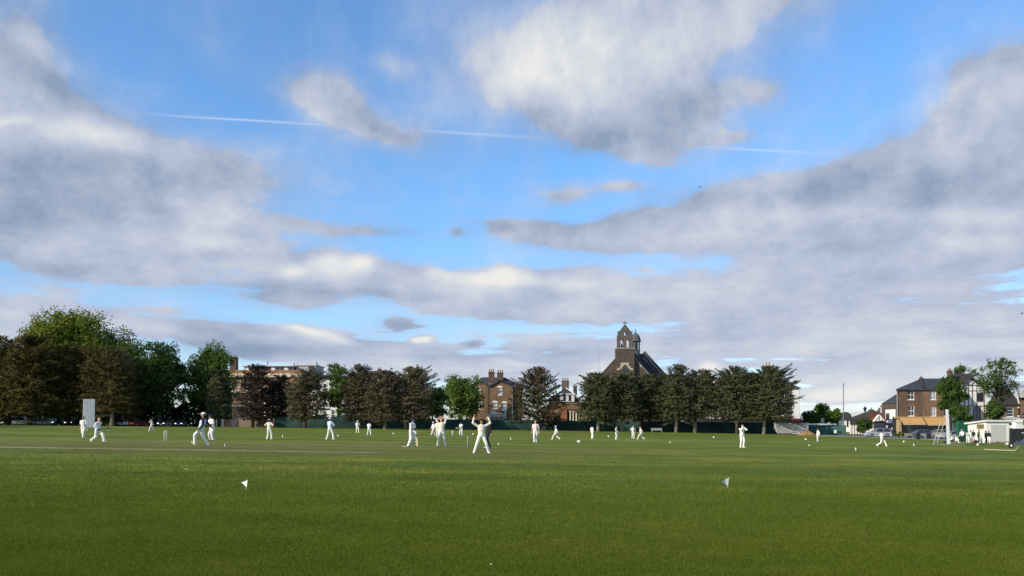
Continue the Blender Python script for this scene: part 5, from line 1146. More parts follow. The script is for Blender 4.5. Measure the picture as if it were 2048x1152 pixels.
for (a1, z1_, a2, z2_) in ((1933,764.5,1940.5,771.5), (1948,764.5,1940.5,771.5), (1926.5,771,1940.5,756.5), (1976,785,1940.5,756.5)):
    c.tube([(X(a1,d), d-.06, Z(z1_,d)), (X(a2,d), d-.06, Z(z2_,d))], .10, 4)
obj('timber_framing', c, TIMBER, b)
o = R(1953.8, 785, 1966.6, 802, d); c = MB(); c.box(o[0], o[1], d-.05, d-.003, o[2], o[3]); ww = obj('window', c, DFRAME, b)
for i in range(3):
    xx = o[0]+.1+(o[1]-o[0]-.2)*i/3; g = MB(); g.box(xx+.03, xx+(o[1]-o[0]-.2)/3-.03, d-.065, d-.052, o[2]+.12, o[3]-.12); obj('pane', g, GLASS, ww)
o = R(1946, 814, 1959.6, 845, d); c = MB(); c.box(o[0], o[1], d-.05, d-.003, o[2], o[3]); ww = obj('window', c, DFRAME, b)
for i in range(3):
    xx = o[0]+.1+(o[1]-o[0]-.2)*i/3; g = MB(); g.box(xx+.03, xx+(o[1]-o[0]-.2)/3-.03, d-.065, d-.052, o[2]+.12, o[3]-.12); obj('pane', g, GLASSC, ww)
r = MB(); r.prism([(X(1940.5,d), Z(757,d)), (X(1940.5,d), Z(754.6,d)), (X(1979,d), Z(784,d)), (X(1979,d), Z(787,d))], d-.5, d+6); r.prism([(X(1940.5,d), Z(757,d)), (X(1940.5,d), Z(754.6,d)), (X(1924,d), Z(770.5,d)), (X(1924,d), Z(773,d))], d-.5, d+6)
hip_roof(r, X(1902,d), X(1976,d), d+3, d+14, Z(782,d), Z(747,d+8), .6, 3.0, .3); obj('roof', r, SLATEB, b)
oblique(b, d, .5)
chimney(b, 1898.5, 1904.8, 741, 772, d, 1.0, 2, BR_DARK, .5, d+5)
# --- far right brick houses
b = plain_house(1984, 2037, 809, 172, 'brown brick house with dark roof and white sash window at the right edge', BR_BROWN, SLATEB, 777, [(2013.8, 815.5, 2027, 833)], dep=9, inset=1.5, bars=(0, 2), ground=850)
c = MB(); d = 172; c.add([(X(2031,d), d-.1, Z(779,d)), (X(2037.6,d), d-.1, Z(809,d)), (X(2039,d), d-.1, Z(808,d)), (X(2032.6,d), d-.1, Z(778,d))], [(0,1,2,3)]); c.v += [(v[0], v[1]+5*0+.25, v[2]) for v in c.v[:4]]; c.f += [(7,6,5,4), (0,4,5,1), (1,5,6,2), (2,6,7,3), (3,7,4,0)]; obj('verge', c, STUCCO, b)
c = MB(); q = R(1992, 834.5, 2037.5, 846, d); c.box(q[0], q[1], d-.6, d-.003, q[2], q[3]); obj('lower_storey', c, GREYP, b)
for (p1, p2) in ((2037, 813.5), (2037, 830.5)): 
    c = MB(); q = R(p1-1.4, p2, p1+1, p2+3, d); c.box(q[0], q[1], d-.12, d-.005, q[2], q[3]); obj('alarm_box', c, WFRAME, b)
oblique(b, d)
b = plain_house(2041, 2110, 797, 171, 'brick house with bands of glass cut by the right edge of the photo', BR_MIX, SLATEB, 772, [(2044, 826, 2058, 838), (2066, 806, 2078, 826), (2088, 806, 2100, 826)], dep=9, inset=3, ground=850)
oblique(b, 171)
c = MB(); q = R(2040.4, 783, 2080, 795, 170.6); c.box(q[0], q[1], 170.0, 170.6, q[2], q[3]); obj('dormer', c, GREYP, b)
# --- low houses in the side street
b = plain_house(1683, 1703, 838.5, 205, 'white cottage with steep dark roof right of the tall pole', STUCCO, SLATEB, 824, [(1693.5, 841, 1697.5, 853)], dep=8, inset=.9, fm=DFRAME); oblique(b, 205, .43)
b = thing('barn_house', 'low house with long dark roof sloping up behind the street lamp', 'house', (X(1722, 200), 200, base_z(1722, 200))); d = 200
c = MB(); q = R(1700, 849, 1738, 868, d); c.box(q[0], q[1], d, d+8, q[2], q[3]); obj('wall', c, STUCCO, b)
c = MB(); c.add([(X(1699,d), d-.3, Z(849,d)), (X(1762,d), d-.3, Z(849,d)), (X(1762,d), d+6, Z(822,d)), (X(1742,d), d+6, Z(820,d)), (X(1701,d), d+6, Z(835,d))], [(0,1,2,3,4)]); c.add([(X(1701,d), d+6, Z(835,d)), (X(1742,d), d+6, Z(820,d)), (X(1762,d), d+6, Z(822,d)), (X(1762,d), d+10, Z(849,d)), (X(1699,d), d+10, Z(849,d))], [(0,1,2,3,4)]); obj('roof', c, SLATEB, b)
for k_ in range(4):
    c = MB(); q = R(1703+k_*5.4, 850, 1704.2+k_*5.4, 868, d); c.box(q[0], q[1], d-.06, d-.004, q[2], q[3]); obj('timber', c, mat('brown_timber', (.10,.06,.05), .8), b)
oblique(b, d, .44)
d = 190; b = thing('gabled_house', 'house with dark red tiled roof and white timbered porch gable', 'house', (X(1755, d), d, base_z(1755, d)))
c = MB(); q = R(1737, 846, 1776, 869, d); c.box(q[0], q[1], d, d+9, q[2], q[3]); obj('wall', c, STUCCO, b)
r = MB(); r.add([(X(1735,d), d-.4, Z(847,d)), (X(1778,d), d-.4, Z(847,d)), (X(1776,d), d+5, Z(825,d)), (X(1740,d), d+5, Z(825,d)), (X(1735,d), d+9, Z(847,d)), (X(1778,d), d+9, Z(847,d))], [(0,1,2,3), (3,2,5,4), (0,3,4), (1,5,2)]); obj('roof', r, TILE_RED, b)
c = MB(); c.prism([(X(1743.5,d), Z(843,d)), (X(1763,d), Z(841,d)), (X(1754,d), Z(830,d))], d-1.2, d-.1); obj('porch_gable', c, STUCCO, b)
c = MB(); c.tube([(X(1743,d), d-1.25, Z(843.5,d)), (X(1754,d), d-1.25, Z(829.6,d))], .13, 5); c.tube([(X(1754,d), d-1.25, Z(829.6,d)), (X(1764,d), d-1.25, Z(842,d))], .13, 5); obj('barge_board', c, WFRAME, b)
c = MB()
for px in (1747, 1754, 1760): c.box(X(px-.5,d), X(px+.5,d), d-1.23, d-1.205, Z(842,d), Z(834+abs(px-1754)*.7,d))
c.box(X(1744,d), X(1763,d), d-1.23, d-1.207, Z(843.5,d), Z(842.3,d)); obj('timber_framing', c, TIMBER, b)
oblique(b, d, .47)
chimney(b, 1741, 1748, 819, 828, d, 1, 1, BR_DARK, .5, d+4.5)
d = 186; b = thing('terrace', 'white terrace with bay windows running away down the side street', 'house', (X(1788, d), d, base_z(1788, d)))
for k_, (yy, tp) in enumerate(((186, 806), (194, 809), (202, 813), (210, 817), (218, 821))):
    x_ = X(1795-4.6*k_, yy); c = MB(); zt_ = Z(806, 186)-.0*k_; c.box(x_, x_+7, yy, yy+7.9, base_z(1790, 190)-.3, zt_-.4*k_); hw_ = obj('wall', c, GREYP if k_ % 2 else BR_DARK, b)
    c = MB(); bx_ = x_-.9; z0_ = base_z(1790, 190)
    c.add([(x_-.004, yy+1, z0_), (bx_, yy+1.8, z0_), (bx_, yy+4.2, z0_), (x_-.004, yy+5, z0_), (x_-.004, yy+1, z0_+6.5), (bx_, yy+1.8, z0_+6.5), (bx_, yy+4.2, z0_+6.5), (x_-.004, yy+5, z0_+6.5)], [(0,4,5,1), (1,5,6,2), (2,6,7,3), (4,7,6,5)]); by = obj('bay', c, STUCCO, hw_)
    c = MB(); c.box(bx_-.03, bx_-.004, yy+2.1, yy+3.9, z0_+.9, z0_+2.6); obj('bay_window', c, GLASS, hw_); c = MB(); c.box(bx_-.03, bx_-.004, yy+2.1, yy+3.9, z0_+3.8, z0_+5.6); obj('bay_window', c, GLASS, hw_)
    c = MB(); c.prism([(x_-.2, zt_-.4*k_+.003), (x_+7.2, zt_-.4*k_+.003), (x_+3.5, zt_-.4*k_+2.4)], yy, yy+7.9); obj('roof', c, SLATE, b)
d = 178; b = thing('dark_shop', 'dark blue shop front with slate blue awning at the street corner', 'shop', (X(1782, d), d, base_z(1782, d)))
c = MB(); q = R(1768, 846, 1796, 871, d); c.box(q[0], q[1], d, d+5, q[2], q[3]); obj('wall', c, mat('navy_front', (.025,.032,.045), .6), b)
c = MB(); za, zb = Z(837.5,d), Z(846,d); xa, xb = X(1768,d), X(1796.5,d); c.add([(xa+1.2, d-.01, za), (xb, d-.01, za), (xb, d-1.5, zb), (xa, d-1.5, zb), (xa+1.2, d-.01, za-.1), (xb, d-.01, za-.1), (xb, d-1.5, zb-.1), (xa, d-1.5, zb-.1)], [(3,2,1,0), (4,5,6,7), (0,1,5,4), (1,2,6,5), (2,3,7,6), (3,0,4,7)]); obj('awning', c, mat('slate_blue_awning', (.13,.17,.22), .8), b)
c = MB(); q = R(1765, 846.4, 1796, 848, d); c.box(q[0], q[1], d-1.6, d-1.52, q[2], q[3]); obj('awning_rail', c, DFRAME, b)
for p, py in ((1773.5, 853), (1784, 857)): 
    c = MB(); q = R(p-1.6, py-2, p+1.8, py+2, d); c.box(q[0], q[1], d-.06, d-.004, q[2], q[3]); obj('poster', c, WFRAME, b)

# --- white pavilion
x0, y0 = X(1973, 112), 112.0; x1 = X(2018, 112); y1 = 116.6; b = thing('pavilion', 'small white flat roofed pavilion with a brown shuttered hatch and grey roller door', 'pavilion', (x0, y0, gz(x0, y0)))
zg = gz(x0, y0)-.3; zt = Z(843.5, 112); zb_ = zt-.38
w = MB(); w.add([(x0,y0,zg), (x1,y0,zg), (x1,y1,zg), (x0,y1,zg), (x0,y0,zt), (x1,y0,zt), (x1,y1,zb_), (x0,y1,zb_)], [(0,1,5,4), (1,2,6,5), (2,3,7,6), (3,0,4,7), (4,5,6,7)]); obj('wall', w, mat('pavilion_white', (.70,.68,.62), .85, var=.08, scale=1.2), b)
c = MB(); o_ = .35; rr = [(x0-o_,y0-o_,zt+.03), (x1+o_+.5,y0-o_,zt+.03), (x1+o_+.5,y1+o_,zb_+.03), (x0-o_,y1+o_,zb_+.03)]; c.add(rr+[(p[0], p[1], p[2]+.22) for p in rr], [(3,2,1,0), (4,5,6,7), (0,1,5,4), (1,2,6,5), (2,3,7,6), (3,0,4,7)]); rf = obj('roof', c, mat('pavilion_fascia', (.70,.69,.65), .8), b)
c = MB(); c.add([(p[0]+.02*(1 if i in (0,3) else -1), p[1], p[2]+.224) for i, p in enumerate(rr)]+[(p[0], p[1], p[2]+.30) for p in rr], [(3,2,1,0), (4,5,6,7), (0,1,5,4), (1,2,6,5), (2,3,7,6), (3,0,4,7)]); obj('roof_felt', c, mat('roof_felt', (.05,.05,.045), .9), rf)
ya, yb_ = 112.45, 114.3; c = MB(); c.box(x0-.05, x0-.004, ya, yb_, Z(858.5, 112.8), Z(848, 112.8)); hs = obj('hatch_frame', c, mat('pavilion_trim', (.60,.56,.48), .8), b)
c = MB(); c.box(x0-.075, x0-.052, ya+.1, yb_-.1, Z(857.4, 112.8), Z(848.6, 112.8)); obj('hatch_shutter', c, mat('shutter_brown', (.17,.12,.06), .7, var=.25, scale=6), hs)
c = MB(); q = R(1981.5, 849.5, 2011.5, 884.5, 112)
for i in range(26):
    za, zb2 = q[2]+(q[3]-q[2])*i/26, q[2]+(q[3]-q[2])*(i+1)/26; c.prism_x([(y0-.035, za), (y0-.004, za), (y0-.004, zb2), (y0-.05, (za+zb2)/2)], q[0], q[1])
obj('roller_door', c, mat('roller_grey', (.55,.54,.50), .6, var=.05), b)
c = MB(); c.box(x0-.03, x1+.03, y0-.03, y0-.0045, zg, gz(x0,y0)+.22); obj('plinth', c, mat('plinth_brown', (.22,.15,.10), .9, var=.3), b)
c = MB(); xx = x1+.25; c.box(xx, xx+.55, y0+.1, y0+.22, gz(xx, y0)-.1, gz(xx, y0)+1.75)
pn = single('signboard', c, WFRAME, 'tall narrow white board with dark marks leaning right of the pavilion', 'board', (xx, y0, gz(xx, y0)))
c = MB()
for (u0, v0, u1, v1) in ((.28, 1.55, .45, 1.62), (.3, 1.2, .42, 1.35), (.2, .55, .4, .63), (.15, .42, .3, .55)): c.box(xx+u0, xx+u1, y0+.09, y0+.0985, gz(xx,y0)+v0, gz(xx,y0)+v1)
obj('mark', c, DFRAME, pn)
# ------------------------------------------------------------------ fences, boards, furniture
def mesh_mat(name, col, alpha=.9):
    m = mat(name, col, .8, var=.45, scale=.35)
    return m
FENCEM = mesh_mat('fence_green', (.022,.056,.048))
def fence_run(name, label, pts, top_fn, m, postm, step=2.6, cat='fence'):
    """screen netting on posts; pts: (px, d)"""
    P0 = (X(*pts[0]), pts[0][1]); root = thing(name, label, cat, (P0[0], P0[1], gz(*P0)))
    W = [(X(px, d), d, px) for px, d in pts]; line = []
    for (a, b) in zip(W[:-1], W[1:]):
        L_ = math.hypot(b[0]-a[0], b[1]-a[1]); k = max(1, int(L_/step))
        line += [tuple(a[q]+(b[q]-a[q])*i/k for q in range(3)) for i in range(k)]
    line.append(W[-1]); rng = random.Random(name); fb = MB()
    # sheet with slight billow and uneven top
    cols = []
    for (a, b) in zip(line[:-1], line[1:]):
        for i in range(4): t = i/4; cols.append(tuple(a[q]+(b[q]-a[q])*t for q in range(3))+(t,))
    cols.append(line[-1]+(0,)); rows = 5; V = []
    for (x, y, px, t) in cols:
        zb = gz(x, y)+.03; zt = top_fn(px, y)-(.12*math.sin(math.pi*t))*rng.uniform(.3, 1)
        for j in range(rows+1):
            s_ = j/rows; V.append((x, y-.06-.10*math.sin(math.pi*t)*math.sin(math.pi*s_)*rng.uniform(.4, 1.5), zb+(zt-zb)*s_))
    n = rows+1
    for i in range(len(cols)-1):
        for j in range(rows): fb.f.append((i*n+j, (i+1)*n+j, (i+1)*n+j+1, i*n+j+1))
    fb.v = V; obj('screen', fb, m, root, smooth=True)
    for (x, y, px) in line:
        c = MB(); c.tube([(x, y+.06, gz(x, y)-.2), (x, y+.06, top_fn(px, y)+.05)], .045, 6); obj('post', c, postm, root, smooth=False)
    return root
def ftop(px, y): return Z(lerp_tab(px, [560, 640, 800, 1000, 1200, 1400, 1560, 1625], [834, 832.5, 836.5, 839.5, 841.5, 843.3, 845, 846.5]), y)
fence_run('mesh_fence', 'long dark green screened fence behind the row of conifers', [(548, 168), (640, 169), (800, 172), (1000, 176), (1250, 178), (1480, 176), (1556, 173)], ftop, FENCEM, mat('post_grey', (.16,.17,.17), .7), 3.2)
fence_run('mesh_hoarding', 'dark teal hoarding with a white notice, right of the earth heap', [(1616, 170), (1660, 169), (1692, 168)], lambda px, y: Z(848.8+(px-1616)*.02, y), mat('hoarding_green', (.030,.085,.07), .8, var=.35, scale=.4), mat('post_grey', (.16,.17,.17), .7), 3.0)
d = 168.5; c = MB(); q = R(1616.5, 847, 1673, 849.6, d); c.box(q[0], q[1], d-.05, d+.05, q[2], q[3]); single('top_rail', c, WFRAME, 'white board laid along the top of the teal hoarding', 'board', (q[0], d, q[2]))
d = 167; c = MB(); q = R(1667.8, 860, 1673.2, 866.3, d); c.box(q[0], q[1], d-.03, d, q[2], q[3]); single('notice', c, WFRAME, 'white notice on the teal hoarding', 'notice', (q[0], d, q[2]))
# brown hoarding under the left trees
fence_run('brown_hoarding', 'plain brownish hoarding under the dark conifers left of the green fence', [(478, 171), (546, 169)], lambda px, y: Z(835, y), mat('hoarding_brown', (.16,.12,.085), .9, var=.15), mat('post_dark', (.05,.045,.04), .8), 3.0)
d = 167; r_ = thing('low_rail', 'low white rail in front of the brown hoarding', 'rail', (X(505, d), d, gz(X(505, d), d)))
c = MB(); q = R(503, 856, 542, 857.4, d); c.box(q[0], q[1], d-.05, d+.05, q[2], q[3]); obj('rail', c, WFRAME, r_)
for px in (505, 517, 529, 540):
    c = MB(); x_ = X(px, d); c.tube([(x_, d+.1, gz(x_, d)-.1), (x_, d+.1, q[3])], .05, 6); obj('post', c, WFRAME, r_)
# white garden gate seen among trunks
d = 178; r_ = thing('white_gate', 'white slatted gate between dark trunks below the mansion', 'gate', (X(468, d), d, gz(X(468, d), d)))
for px in (462, 465.5, 468, 470.5, 474):
    c = MB(); q = R(px-.6, 838, px+.6, 858, d); c.box(q[0], q[1], d-.05, d+.05, q[2], q[3]); obj('upright', c, STUCCO, r_)
c = MB(); q = R(461, 844, 475, 846, d); c.box(q[0], q[1], d-.1, d-.055, q[2], q[3]); obj('crossbar', c, STUCCO, r_)
# grey slanted board and the earth heap
d = 164; c = MB(); P = lambda a, b_: (X(a, d), Z(b_, d))
c.prism([P(1556,866.6), P(1600,866.6), P(1616.6,862), P(1617,845.5), P(1550,845.5)], d, d+.25)
gb = single('grey_board', c, mat('board_grey', (.32,.31,.295), .85, var=.22, scale=.8), 'large grey board with slanted left end, behind the earth heap', 'board', (X(1580, d), d, gz(X(1580, d), d)))
c = MB(); c.prism([P(1548,845.6), P(1550,845.6), P(1557,867), P(1555,867), P(1548,858)], d-.12, d-.004); obj('edge', c, mat('board_edge', (.42,.41,.40), .8), gb)
def mound(px, py, w, h, d, m, label, seed):
    rng = random.Random(seed); x0 = X(px, d); R_ = []; hw = w/2
    for i in range(9):
        t = i/8; rr = (1-t)**.8; R_.append([(x0+hw*rr*math.cos(a)*(1+rng.uniform(-.1,.1))+.1*t, d+hw*.7*rr*math.sin(a)*(1+rng.uniform(-.1,.1)), gz(x0, d)-.05+h*t**.9*(1+rng.uniform(-.05,.05))) for a in [2*math.pi*k_/18 for k_ in range(18)]])
    m_ = MB(); m_.rings(R_); return single('earth_heap', m_, m, label, 'heap', (x0, d, gz(x0, d)), smooth=True)
mound(1614, 872, 4.1, 1.05, 157, mat('loose_earth', (.26,.15,.065), .95, var=.35, scale=1.5, bump=.8, bscale=5), 'heap of orange brown earth in front of the grey board', 3)
# sign on posts behind the hoarding, and a white cabinet by the cottage
d = 176; r_ = thing('post_sign', 'small grey sign board on a pole above the teal hoarding', 'sign', (X(1645, d), d, gz(X(1645, d), d)))
c = MB(); q = R(1642, 836, 1648, 845.5, d); c.box(q[0], q[1], d-.05, d+.03, q[2], q[3]); obj('board', c, GREYP, r_)
c = MB(); x_ = X(1650.6, d); c.tube([(x_, d+.1, gz(x_, d)), (x_, d+.1, Z(825, d))], .06, 6); c.tube([(X(1645,d), d+.1, gz(x_, d)), (X(1645,d), d+.1, Z(846, d))], .05, 6); obj('post', c, mat('post_dark', (.05,.045,.04), .8), r_)
d = 178; c = MB(); q = R(1680, 841.5, 1686, 850, d); c.box(q[0], q[1], d, d+.8, q[2], q[3]); c.box(q[0]+.25, q[1]-.25, d+.2, d+.6, gz(q[0], d), q[2]); single('post_box', c, STUCCO, 'small white cabinet on a stand at the foot of the bare pole', 'cabinet', (q[0], d, gz(q[0], d)))
# tall poles
def pole(px, top, d, r0, r1, label, m, cap=True, name='pole', cat='pole'):
    x_ = X(px, d); z0 = gz(x_, d); r_ = thing(name, label, cat, (x_, d, z0)); c = MB(); zt_ = Z(top, d)
    c.tube([(x_, d, z0-.2), (x_, d, (z0+zt_)/2), (x_, d, zt_)], [r0, (r0+r1)/2, r1], 10); obj('shaft', c, m, r_, smooth=True)
    if cap:
        c = MB(); c.ellipsoid((x_, d, zt_+r0*.8), (r0*1.4, r0*1.4, r0*1.2), 10, 8); obj('finial', c, m, r_, smooth=True)
    return r_
pole(1687, 769, 166, .13, .09, 'tall bare grey pole standing alone left of the brick corner shop', mat('pole_grey', (.16,.18,.19), .6), name='flagpole', cat='flagpole')
pole(1197, 693, 200, .07, .04, 'thin tall mast rising left of the church', mat('mast_grey', (.25,.26,.28), .6), name='mast', cat='mast')
def lamp_post(px, top, d, label, m, style):
    x_ = X(px, d); z0 = gz(x_, d); zt_ = Z(top, d); r_ = thing('street_lamp', label, 'street lamp', (x_, d, z0))
    c = MB(); c.tube([(x_, d, z0-.1), (x_, d, z0+1.2), (x_, d, z0+1.2), (x_, d, zt_-.9)], [.13, .11, .075, .055], 8); obj('post', c, m, r_, smooth=False)
    if style == 'lantern':
        c = MB(); c.rings([[(x_+rr*math.cos(math.pi/2*k_+.78), d+rr*math.sin(math.pi/2*k_+.78), zt_+zz) for k_ in range(4)] for rr, zz in ((.08,-.92),(.22,-.85),(.34,-.2),(.34,-.18))]); h = obj('lantern', c, GLASS, r_)
        c = MB(); c.rings([[(x_+rr*math.cos(math.pi/2*k_+.78), d+rr*math.sin(math.pi/2*k_+.78), zt_+zz) for k_ in range(4)] for rr, zz in ((.40,-.178),(.38,-.1),(.12,.12),(.04,.3))]); obj('lantern_cap', c, m, h)
    else:
        c = MB(); c.tube([(x_, d, zt_-.92), (x_, d, zt_-.15), (x_+.35, d-.2, zt_)], [.055, .05, .045], 8); c.ellipsoid((x_+.65, d-.35, zt_), (.42,.2,.1), 10, 6); obj('lamp_head', c, m, r_, smooth=True)
lamp_post(1730, 815, 163, 'dark street lamp with a lantern above the bush', mat('lamp_black', (.025,.03,.03), .6), 'lantern')
lamp_post(974.5, 768, 183, 'tall pale tan lamp post in front of the pub', mat('lamp_tan', (.36,.29,.20), .7), 'arm')
# benches
def bench(px, py, d, w, label, m, yaw=0):
    x_ = X(px, d); r_ = thing('park_bench', label, 'bench', (x_, d, gz(x_, d)), None, yaw)
    c = MB()
    for k_ in range(4): c.box(-w/2, w/2, -.28+k_*.13, -.18+k_*.13, .42, .46)
    obj('seat', c, m, r_, world=False)
    c = MB()
    for k_ in range(4): c.box(-w/2, w/2, .27+k_*.02, .30+k_*.02, .50+k_*.115, .595+k_*.115)
    obj('backrest', c, m, r_, world=False)
    for sx_ in (-w/2+.12, w/2-.12):
        c = MB(); c.box(sx_-.04, sx_+.04, -.26, -.18, 0, .416); c.box(sx_-.04, sx_+.04, .19, .262, 0, .416); c.box(sx_-.035, sx_+.035, -.17, .18, .34, .414); obj('leg', c, m, r_, world=False)
BW = mat('bench_grey', (.30,.29,.27), .85, var=.15)
bench(1313.5, 867, 163, 2.3, 'weathered grey bench in front of the green fence', BW)
bench(1818, 876, 141, 1.45, 'low weathered bench at the grass edge before the grey blue car', mat('bench_brown', (.24,.21,.17), .85), 0)
# bins and the board between them
def bin_(px, d, label):
    x_ = X(px, d); z0 = gz(x_, d); r_ = thing('litter_bin', label, 'bin', (x_, d, z0)); c = MB(); c.box(-.26, .26, -.26, .26, 0, .82); obj('body', c, mat('bin_black', (.02,.022,.022), .6), r_, world=False, bevel=.03)
    c = MB(); c.rings([[(-.29,-.29,.822),(.29,-.29,.822),(.29,.29,.822),(-.29,.29,.822)], [(-.29,-.29,.92),(.29,-.29,.92),(.29,.29,.92),(-.29,.29,.92)], [(-.2,-.2,1.06),(.2,-.2,1.06),(.2,.2,1.06),(-.2,.2,1.06)]]); obj('lid', c, mat('bin_black', (.02,.022,.022), .6), r_, world=False)
bin_(1836, 136, 'black litter bin left of the plank board at the car park edge'); bin_(1857, 135.5, 'black litter bin right of the plank board at the car park edge')
d = 136.5; r_ = thing('plank_barrier', 'grey plank board standing between two black bins', 'barrier', (X(1846, d), d, gz(X(1846, d), d)))
for k_ in range(3):
    c = MB(); q = R(1839, 868+k_*3.1, 1854.5, 870.6+k_*3.1, d); c.box(q[0], q[1], d-.03, d+.03, q[2], q[3]); obj('board', c, BW, r_)
for px in (1840, 1853.5):
    c = MB(); x_ = X(px, d); c.box(x_-.06, x_+.06, d+.035, d+.13, gz(x_, d), Z(867.5, d)); obj('post', c, BW, r_)
# green container, hedge clump
d = 126; c = MB(); q = R(1917, 842.5, 1946, 880, d); zc0 = gz(q[0], d); c.box(q[0], q[1], d, d+.7, zc0, q[3])
gc = single('container', c, mat('container_green', (.014,.10,.062), .6, var=.08), 'green metal container left behind the white pavilion', 'container', (q[0], d, zc0))
c = MB()
for k_ in range(14): xx = q[0]+(q[1]-q[0])*(k_+.3)/14; c.box(xx, xx+.07, d-.04, d-.003, zc0+.1, q[3]-.1)
obj('corrugation', c, mat('container_green', (.014,.10,.062), .6), gc)
broadleaf(1786, 1812, 863, 872.5, 146, 'low mound of yellow green shrub beside the parked cars', 'plane', 1600, .2, 81, 12, name='bush', trunk=False)
# ------------------------------------------------------------------ sight screens
SS = mat('screen_white', (.76,.76,.74), .75, var=.04)
def left_screen():
    d = 118; z = lambda py: Z(py, d); x0, x1 = X(164.8, d), X(188.8, d); cx = (x0+x1)/2
    r_ = thing('sight_screen', 'white slatted sight screen on a frame before the dark trees on the left', 'sight screen', (cx, d, gz(cx, d)))
    n = 8; wv = (x1-x0)/n
    for k_ in range(n):
        c = MB(); a = x0+wv*k_; c.add([(a+.03, d-.02, z(855)), (a+wv*.72, d+.05, z(855)), (a+wv*.72, d+.08, z(855)), (a+.03, d+.01, z(855)), (a+.06, d+.10, z(798)), (a+.03+wv*.72, d+.17, z(798)), (a+.03+wv*.72, d+.20, z(798)), (a+.06, d+.13, z(798))], [(3,2,1,0),(4,5,6,7),(0,1,5,4),(1,2,6,5),(2,3,7,6),(3,0,4,7)]); obj('slat', c, SS, r_)
    c = MB()
    for py in (801, 818, 836, 852): c.box(x0, x1, d+.22, d+.28, z(py+.8), z(py-.8))
    c.box(x0+.1, x0+.18, d+.285, d+.36, z(856), z(798)); c.box(x1-.18, x1-.1, d+.285, d+.36, z(856), z(798)); obj('frame', c, mat('frame_grey', (.13,.14,.14), .7), r_)
    FR = mat('frame_grey', (.13,.14,.14), .7); xe = X(212, d)
    c = MB(); c.tube([(x1, d+.35, z(806)), (X(195.5,d), d+1.2, z(831))], .04, 6); c.tube([(x1, d+.5, z(831.5)), (xe, d+1.6, z(831.5))], .05, 6); c.tube([(xe, d+1.6, z(831.5)), (X(206.5,d), d+1.2, z(858))], .05, 6); c.tube([(x1, d+.4, z(857)), (xe, d+1.6, z(857))], .05, 6); obj('brace', c, FR, r_)
    for px in (168, 186, 207):
        c = MB(); x_ = X(px, d); c.disc_x((x_, d+(.4 if px < 200 else 1.3), gz(x_, d)+.2), .2, .1); obj('wheel', c, FR, r_, smooth=False)
left_screen()
def right_screen():
    d = 88; z = lambda py: Z(py, d); xb, xt = X(1897.2, d), X(1893.8, d)
    r_ = thing('sight_screen', 'tall white sight screen seen edge on with two slanted struts, left of the pavilion', 'sight screen', (xb, d, gz(xb, d)))
    c = MB(); hw = .20; yb = d+3.6
    c.add([(xb-hw, d, z(888)), (xb+hw, d, z(888)), (xb+hw+2.06, yb, z(888)), (xb-hw+2.06, yb, z(888)), (xt-hw*.8, d, z(819)), (xt+hw*.8, d, z(819)), (xt+hw*.8+2.06, yb, z(819)), (xt-hw*.8+2.06, yb, z(819))], [(3,2,1,0),(4,5,6,7),(0,1,5,4),(1,2,6,5),(2,3,7,6),(3,0,4,7)])
    obj('panel', c, SS, r_)
    c = MB()
    for k_ in range(14):
        py = 822+k_*4.8; t = (py-819)/69; xx = xt+(xb-xt)*t; c.box(xx-hw*.7, xx+hw*.7, d-.02, d-.003, z(py+.35), z(py-.35))
    obj('slat_end', c, mat('slat_end_grey', (.48,.48,.47), .7), r_)
    for (a, b_, yy) in ((1873.5, 1886.5, 0), (1878.5, 1890.5, 1.2)):
        c = MB(); c.tube([(X(a,d), d+yy, z(888.5)), (X(b_,d), d+yy, z(851))], .035, 6); c.tube([(X(b_,d), d+yy, z(851)), (xt-.1, d+yy, z(843))], .035, 6); obj('strut', c, mat('strut_grey', (.42,.42,.40), .7), r_)
    c = MB(); c.box(X(1866,d), X(1932,d), d-.12, d+.05, z(891.4), z(889.4)); c.box(X(1870,d), X(1932,d), d+3.2, d+3.4, z(891.4), z(889.4)); obj('base_beam', c, mat('beam_grey', (.30,.31,.27), .8), r_)
    for px, yy in ((1870, -.2), (1929, -.2), (1870, 3.5), (1929, 3.5)):
        c = MB(); x_ = X(px, d); c.disc_x((x_, d+yy, gz(x_, d)+.13), .14, .09); obj('wheel', c, mat('frame_grey', (.13,.14,.14), .7), r_)
right_screen()
# ------------------------------------------------------------------ wickets, flags, markers
ST = mat('stump_white', (.80,.80,.76), .6, var=.03); STG = mat('stump_ash', (.50,.50,.46), .6, var=.05)
def wicket(px, feet, label, m, yaw=90, spread=1.0, d=None):
    if d is None: x_, d = ground_at(px, feet)
    else: x_ = X(px, d)
    r_ = thing('wicket', label, 'wicket', (x_, d, gz(x_, d)), 'wickets on the square', rad(yaw))
    for k_ in (-1, 0, 1):
        c = MB(); xx = k_*.095*spread; c.tube([(xx, 0, -.05), (xx, 0, .60), (xx, 0, .70), (xx, 0, .71)], [.020, .021, .019, .012], 10); obj('stump', c, m, r_, world=False, smooth=True)
    for k_ in (-.5, .5):
        c = MB(); c.tube([(k_*.095*spread-.05, 0, .716), (k_*.095*spread, 0, .716), (k_*.095*spread+.05, 0, .716)], [.007, .011, .007], 6); obj('bail', c, m, r_, world=False)
wicket(331, 882.5, 'bright white stumps left of the kicking person', ST, 52)
wicket(936, 895, 'greyish stumps beside the person with raised arms', STG, 84)
wicket(904.5, 871.5, 'far small cream stumps before the green fence', ST, 60)
